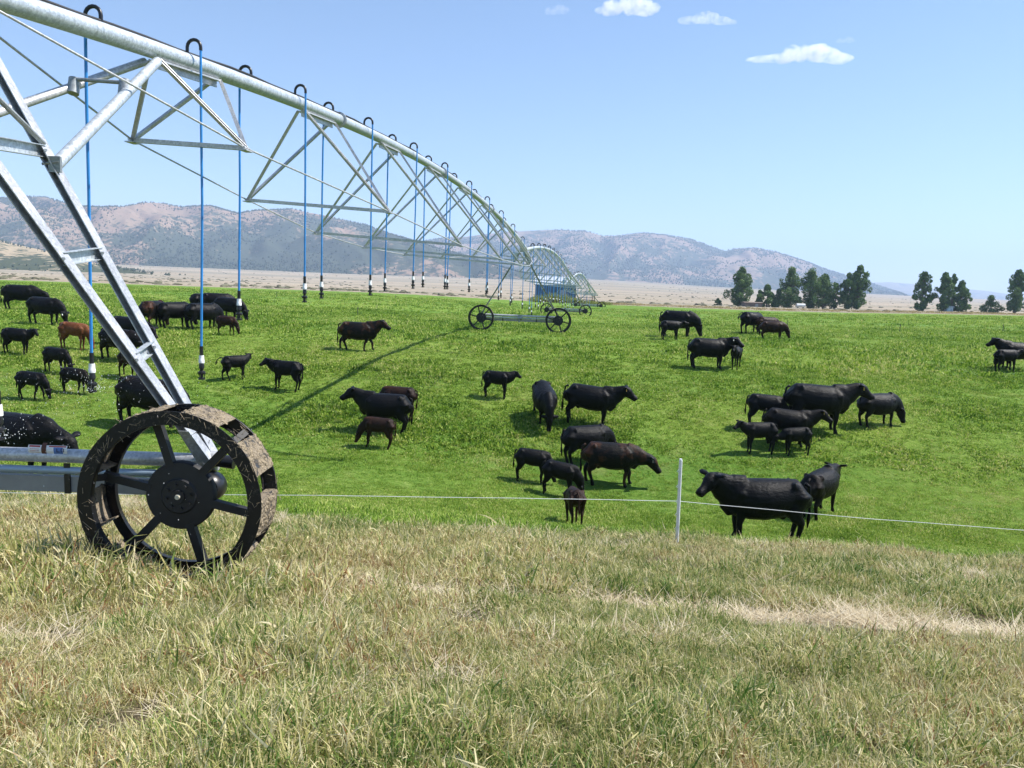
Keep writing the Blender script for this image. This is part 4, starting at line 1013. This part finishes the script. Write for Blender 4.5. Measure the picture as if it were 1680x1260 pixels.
def leaves(name, clumps, n, size, mat, parent, seed):
    r = np.random.RandomState(seed); w_ = np.array([c[3]*c[4]*c[5] for c in clumps])**.66; k = r.choice(len(clumps), n, p=w_/w_.sum())
    C = np.array(clumps)[k]; d = r.normal(size=(n, 3)); d /= np.linalg.norm(d, axis=1)[:, None]; rad = r.uniform(.35, 1.0, n)**.6
    P = C[:, :3]+d*C[:, 3:6]*rad[:, None]; a = r.normal(size=(n, 3)); a /= np.linalg.norm(a, axis=1)[:, None]; b_ = np.cross(a, r.normal(size=(n, 3))); b_ /= np.linalg.norm(b_, axis=1)[:, None]
    s = (size*r.uniform(.5, 1.3, n))[:, None]; V = np.stack([P-a*s, P-b_*s*.6, P+a*s, P+b_*s*.6], 1).reshape(-1, 3)
    me = npmesh(name, V, np.arange(4*n), np.full(n, 4)); at_ = me.attributes.new('tint', 'FLOAT', 'POINT')
    clt = r.uniform(0, .6, len(clumps))[k]; at_.data.foreach_set('value', np.repeat(clt+r.uniform(0, .4, n), 4).astype(np.float32)); return link(name, me, mat, parent)
def tree(label, px, ytop, ybase, wpx, seed, D=270, shape='column', grp='cottonwood trees in the row beyond the pasture', cat='tree', nm='cottonwood_tree', n=3600):
    b_ = at(px, ybase, D); g = Hs(b_.x, b_.y); top = at(px, ytop, D); hgt = top.z-g; wd = wpx/F*D*1.22; r = random.Random(seed)
    root = empty(nm, (b_.x, b_.y, g)); tag(root, label, cat, grp)
    tk = MB(); tr_ = hgt*.022+.06; tp = [Vector((0, 0, -.3)), Vector((r.uniform(-.2, .2), 0, hgt*.25)), Vector((r.uniform(-.3, .3), 0, hgt*.55)), Vector((r.uniform(-.3, .3), 0, hgt*.88))]
    tk.tube(tp, [tr_*1.4, tr_, tr_*.65, tr_*.2], 8); cl = []
    levels = max(4, int(hgt/1.25)); z0 = .10 if shape == 'column' else .06
    for i in range(levels):
        f = i/(levels-1); zz = hgt*(z0+(.93-z0)*f); env = min(1, f*2.6+.5)*(1-f**2.0)**.62 if shape == 'column' else (1-f**2)**.5
        for j in range(6 if shape == 'column' else 5):
            a = r.uniform(0, 6.283); rr_ = wd*.5*env*r.uniform(.15, .95)
            c = (rr_*math.cos(a), rr_*math.sin(a), zz+r.uniform(-.5, .5)); q = wd*.105*r.uniform(.6, 1.4)
            cl.append((*c, q, q, q*r.uniform(.8, 1.5)))
            s = Vector((0, 0, zz*.78)); tk.tube([s.lerp(tp[-1], .02)+Vector((0, 0, 0)), Vector(c)], [tr_*.35, tr_*.1], 5)
    cl.append((0, 0, hgt*.95, wd*.12, wd*.12, hgt*.06))
    tk.build('trunk', BARK, root, True); leaves('crown', cl, int(n*1.9), .30 if hgt > 7 else .2, LEAF, root, seed); return root
tree('broad dark cottonwood standing alone left of the wooden shed', 1214, 440, 503, 42, 1, n=5200)
tree('low bushy tree between the lone cottonwood and the dense row, right of the shed', 1257, 470, 504, 34, 2, shape='bush')
tree('tall cottonwood at the left end of the dense row', 1295, 442, 505, 40, 3)
tree('short dark tree filling the gap left of the tall row cottonwood', 1276, 478, 505, 26, 33, shape='bush', n=2400)
tree('full cottonwood in the middle of the dense row', 1328, 446, 505, 44, 4)
tree('cottonwood just right of the middle of the dense row', 1350, 452, 505, 38, 5)
tree('thin open young tree with visible trunk between the dense row and the twin-topped tree', 1369, 464, 505, 22, 6, n=1300)
tree('twin-topped tall cottonwood at the right end of the row, its left stem', 1389, 448, 505, 28, 7)
tree('tallest cottonwood closing the right end of the row', 1406, 436, 505, 34, 8, n=4600)
tree('narrow cottonwood at the left of the separate right-hand clump', 1512, 446, 509, 31, 9)
tree('paired cottonwood in the middle of the right-hand clump', 1546, 447, 510, 32, 10)
tree('slim cottonwood rising behind the middle of the right-hand clump', 1560, 449, 510, 20, 34, D=276, n=2400)
tree('shorter rounded cottonwood at the right of the right-hand clump', 1574, 463, 510, 32, 11)
tree('low dark round shrub alone between the clump and the edge cottonwood', 1624, 489, 512, 36, 12, shape='bush', grp='shrubs beyond the pasture', cat='shrub', nm='round_shrub', n=2600)
tree('tall cottonwood at the right edge of the picture', 1664, 444, 514, 36, 13, n=4200)
tree('small grey-green bush on the plain left of the lone cottonwood', 1177, 490, 503, 16, 14, shape='bush', grp='shrubs beyond the pasture', cat='shrub', nm='round_shrub', n=700)
# yellow-green weed mound in front of the blue shed
def weeds():
    cl = []; r = random.Random(4)
    for _ in range(190):
        px = r.choice([r.uniform(868, 950), r.uniform(900, 1000), r.uniform(868, 1000)]); D = r.uniform(142, 156); b_ = at(px, 495, D); g = Hs(b_.x, b_.y)
        hh = (.5+1.0*math.exp(-((px-912)/34)**2))*r.uniform(.6, 1.2); cl.append((b_.x, D, g+hh*.5, r.uniform(.5, 1.2), .6, hh*.7))
    o = leaves('weed_mound', cl, 16000, .09, LEAF2, None, 5); tag(o, 'yellow-green tall weeds in front of the blue shed', 'weeds', kind='stuff')
    cl = []
    for _ in range(420):
        px = r.uniform(990, 1760); D = r.uniform(146, 178); b_ = at(px, 510, D); g = Hs(b_.x, b_.y); hh = r.uniform(.2, .6); cl.append((b_.x, D, g+hh*.3, r.uniform(.6, 1.6), .8, hh*.5))
    o = leaves('dry_weed_margin', cl, 22000, .085, leaf_mat('golden_weeds', (.22, .18, .07), (.36, .27, .11), (.48, .40, .20)), None, 6); tag(o, 'golden dry weeds along the far margin of the pasture', 'weeds', kind='stuff')
weeds()
def shed(name, label, px0, px1, ytop, ybase, D, depth, wallm, roofm, pitch=.35, roof='gable'):
    a = at(px0, ybase, D); b_ = at(px1, ybase, D); c = (a+b_)/2; g = Hs(c.x, D); w_ = b_.x-a.x; hgt = at((px0+px1)/2, ytop, D).z-g
    root = empty(name, (c.x, D, g)); tag(root, label, 'shed', None); q = MB()
    n = max(6, int(w_/.45))
    for i in range(n):                                # ribbed sheet or plank walls
        x = -w_/2+w_*(i+.5)/n; dz = .03*(i % 2); q.box((x, -dz, hgt*.5-.1), (w_/n*.96, .06, hgt+.2)); q.box((x, depth-dz, hgt*.5-.1), (w_/n*.96, .06, hgt+.2))
    for s in (-1, 1): q.box((s*(w_/2+.02), depth/2, hgt*.5-.1), (.08, depth, hgt+.2))
    q.build('wall', wallm, root)
    q = MB(); e = .35; p = pitch
    for s in (0, 1):
        y0, y1 = (-e, depth/2) if s == 0 else (depth+e, depth/2)
        b0 = len(q.v)
        for (x, y, z) in ((-w_/2-e, y0, hgt), (w_/2+e, y0, hgt), (w_/2+e, y1, hgt+p*depth/2), (-w_/2-e, y1, hgt+p*depth/2)):
            q.v.append(Vector((x, y, z))); 
        for (x, y, z) in ((-w_/2-e, y0, hgt), (w_/2+e, y0, hgt), (w_/2+e, y1, hgt+p*depth/2), (-w_/2-e, y1, hgt+p*depth/2)):
            q.v.append(Vector((x, y, z+.1)))
        q.f += [(b0, b0+3, b0+2, b0+1), (b0+4, b0+5, b0+6, b0+7)]+[(b0+i, b0+(i+1) % 4, b0+4+(i+1) % 4, b0+4+i) for i in range(4)]
    q.build('roof', roofm, root)
    q = MB(); q.box((w_*.18, -.09, hgt*.36), (w_*.16, .04, hgt*.72)); q.build('door', GALVD, root)
    return root
shed('storage_shed', 'blue metal shed with pale roof showing through the second irrigation span', 879, 944, 468, 494, 175, 7, plain('blue_sheet_metal', (.05, .10, .17), .5, .2, .35, .6), plain('pale_roof_sheet', (.50, .54, .58), .5, .3, .15, .6), .55)
shed('plank_shed', 'small weathered wooden shed under the lone cottonwood', 1222, 1250, 497, 505, 258, 4, plain('weathered_planks', (.17, .13, .11), .9, 0, .35, 1), plain('rusty_roof', (.20, .15, .12), .8, .2, .3, 1), .12)
shed('pump_hut', 'tiny pale blue hut in the right-hand tree clump', 1554, 1563, 504, 511, 268, 2, plain('pale_blue_board', (.40, .55, .62), .6, 0, .15, 1), plain('pale_hut_roof', (.55, .58, .6), .6, 0, .1), .3)
def tank():
    D = 262; a = at(1306, 503, D); b_ = at(1321, 503, D); c = (a+b_)/2; g = Hs(c.x, D); L = (b_.x-a.x)/2; t = empty('storage_tank', (c.x, D, g)); tag(t, 'small rounded white tank among the trunks of the dense tree row', 'tank')
    q = MB(); r_ = .62; q.tube([(-L, 0, .95), (-L*.92, 0, .95), (L*.92, 0, .95), (L, 0, .95)], [r_*.55, r_, r_, r_*.55], 18); q.build('vessel', plain('white_tank_paint', (.7, .7, .68), .4, 0, .1), t, True)
    for s in (-1, 1):
        q = MB(); q.box((s*L*.6, 0, .2), (.18, .9, .5)); q.build('leg', GALVD, t)
tank()
def panel_fence():
    D = 150; a = at(948, 499, D); b_ = at(975, 499, D); g = Hs(a.x, D); t = empty('corral_panel', (a.x, D, g)); tag(t, 'brown rail corral panel to the right of the blue shed', 'fence panel'); w_ = b_.x-a.x; M_ = plain('brown_rail', (.12, .07, .055), .7)
    for i, x in enumerate((0, w_*.5, w_*.86, w_)):
        q = MB(); q.bar((x, 0, -.1), (x, 0, 1.35 if i < 2 else 1.9), .12, .12); q.build('post', M_, t)
    for z in (.35, .75, 1.15):
        q = MB(); q.bar((0, -.08, z), (w_, -.08, z), .05, .10); q.build('rail', M_, t)
panel_fence()
def field_posts():
    for k, (px, yb, hp, lab) in enumerate([(454, 487, 8, 'thin dark stake far off behind the first irrigation span, above the calf facing left'), (587, 518, 15, 'thin dark stake in the grass above the walking brown cow'), (649, 490, 6, 'tiny dark stake at the far pasture edge left of the second tower'), (1292, 534, 9, 'short dark stake beyond the brown grazing heifer'), (1476, 545, 14, 'thin dark stake on the open grass below the right-hand tree clump'), (1645, 545, 14, 'thin dark stake near the right edge above the cow cut by the frame')]):
        g = ground(px, yb); d = (CM.transposed() @ g).z*-1; h_ = hp/F*d; q = MB()
        q.tube([(0, 0, -.1), (0, 0, h_*.9), (.01, 0, h_)], [.028, .024, .014], 7); q.bar((-.05, 0, h_*.8), (.05, 0, h_*.8), .02, .02)
        o = q.build('fence_stake', plain('dark_stake', (.05, .06, .04), .7), None, True); o.location = g; tag(o, lab, 'fence stake', 'dark stakes of the temporary fence')
field_posts()
# ------------------------------------------------------------------ clouds and haze
def cloud(label, px, py, wpx, hpx, seed, D=5200, dens=.016, lobes=None):
    c = at(px, py, D); w_ = wpx/F*D/2; h_ = hpx/F*D/2; r = random.Random(seed); bm = bmesh.new()
    for (fx, fz, s) in lobes:
        M = Matrix.Translation((fx*w_, 0, fz*h_)) @ Matrix.Diagonal((s*w_, s*w_*.8, s*h_*1.25, 1)); bmesh.ops.create_icosphere(bm, subdivisions=3, radius=1, matrix=M)
    me = bpy.data.meshes.new('cloud'); bm.to_mesh(me); bm.free(); o = bpy.data.objects.new('cs', me); COL.objects.link(o)
    md = o.modifiers.new('r', 'REMESH'); md.mode = 'VOXEL'; md.voxel_size = w_/26
    dg = bpy.context.evaluated_depsgraph_get(); out = bpy.data.meshes.new_from_object(o.evaluated_get(dg), depsgraph=dg); bpy.data.objects.remove(o)
    for v in out.vertices:
        n = mnoise.fractal(v.co*(3.2/w_)+Vector((seed, 0, 0)), .8, 2.1, 4); v.co += v.co.normalized()*n*h_*.35
        if v.co.z < -h_*.55: v.co.z = -h_*.55+(v.co.z+h_*.55)*.3
    m = bpy.data.materials.new('cloud_vapour'); m.use_nodes = True; nt = m.node_tree; nt.nodes.remove(nt.nodes['Principled BSDF'])
    vol = nt.nodes.new('ShaderNodeVolumePrincipled'); vol.inputs['Color'].default_value = (.985, .985, .99, 1); vol.inputs['Anisotropy'].default_value = .2
    tc = objc(nt); n = noise(nt, 4.5/w_, 6, .62, tc, .3)
    dd_ = ramp(nt, n, [(.40, (0,)*3), (.62, (1,)*3)]); nt.links.new(math_(nt, 'MULTIPLY', dd_, dens), vol.inputs['Density'])
    nt.links.new(vol.outputs[0], nt.nodes['Material Output'].inputs['Volume'])
    o = link('cloud', out, m); o.location = c; tag(o, label, 'cloud', 'small white clouds'); m.cycles.volume_sampling = 'MULTIPLE_IMPORTANCE'; return o
cloud('largest fair-weather cloud, low with a long tail to the left', 1312, 88, 178, 46, 1, lobes=[(.1, .0, .36), (.0, .35, .26), (.35, -.05, .34), (.65, -.25, .26), (-.35, -.35, .26), (-.65, -.45, .2), (-.85, -.5, .12), (.22, .30, .28)])
cloud('cloud cut by the top edge of the picture', 1028, 10, 112, 46, 2, lobes=[(-.35, -.1, .4), (.1, .1, .5), (.5, -.1, .4), (.75, .0, .22), (-.7, -.3, .2)])
cloud('thin flat cloud between the top cloud and the largest one', 1158, 30, 100, 28, 3, dens=.008, lobes=[(-.5, -.3, .35), (.0, .0, .45), (.45, -.2, .35), (.8, -.3, .2)])
cloud('faint wisp of cloud left of the cloud at the top edge', 912, 17, 52, 22, 4, dens=.0045, lobes=[(-.3, -.2, .45), (.2, .1, .5), (.6, .2, .3)])
cloud('small faint puff above the right end of the largest cloud', 1387, 66, 34, 14, 5, dens=.0045, lobes=[(-.4, -.2, .45), (.3, .1, .5), (.7, .0, .3)])
def haze():
    q = MB(); q.box((0, 3600, 225), (20000, 14000, 970)); m = bpy.data.materials.new('haze'); m.use_nodes = True; nt = m.node_tree; nt.nodes.remove(nt.nodes['Principled BSDF'])
    vol = nt.nodes.new('ShaderNodeVolumePrincipled'); vol.inputs['Color'].default_value = (.55, .72, 1, 1); vol.inputs['Density'].default_value = .00016; vol.inputs['Anisotropy'].default_value = .0
    nt.links.new(vol.outputs[0], nt.nodes['Material Output'].inputs['Volume']); o = q.build('haze', m); tag(o, 'pale blue summer haze', None, kind='stuff')
haze()
# ------------------------------------------------------------------ light, sky, render
SUN = Vector((.60, .10, .80)).normalized()
w = bpy.data.worlds.new('World'); sc.world = w; w.use_nodes = True; nt = w.node_tree
bg = nt.nodes['Background']; sky = nt.nodes.new('ShaderNodeTexSky'); sky.sky_type = 'NISHITA'; sky.sun_disc = False
sky.sun_elevation = math.asin(SUN.z); sky.sun_rotation = math.atan2(SUN.x, SUN.y)
sky.air_density = 1.0; sky.dust_density = .1; sky.ozone_density = 4.5; sky.altitude = 0
nt.links.new(sky.outputs[0], bg.inputs['Color']); bg.inputs['Strength'].default_value = .10
ld = bpy.data.lights.new('sun', 'SUN'); ld.energy = 5.0; ld.angle = R(.55); ld.color = (1, .955, .88)
lo = bpy.data.objects.new('sun', ld); COL.objects.link(lo); lo.rotation_euler = SUN.to_track_quat('Z', 'Y').to_euler()
sc.view_settings.view_transform = 'Standard'; sc.view_settings.look = 'None'
sc.view_settings.exposure = 0.82; sc.view_settings.gamma = 1
sc.cycles.max_bounces = 6; sc.cycles.volume_bounces = 2; sc.cycles.use_denoising = True
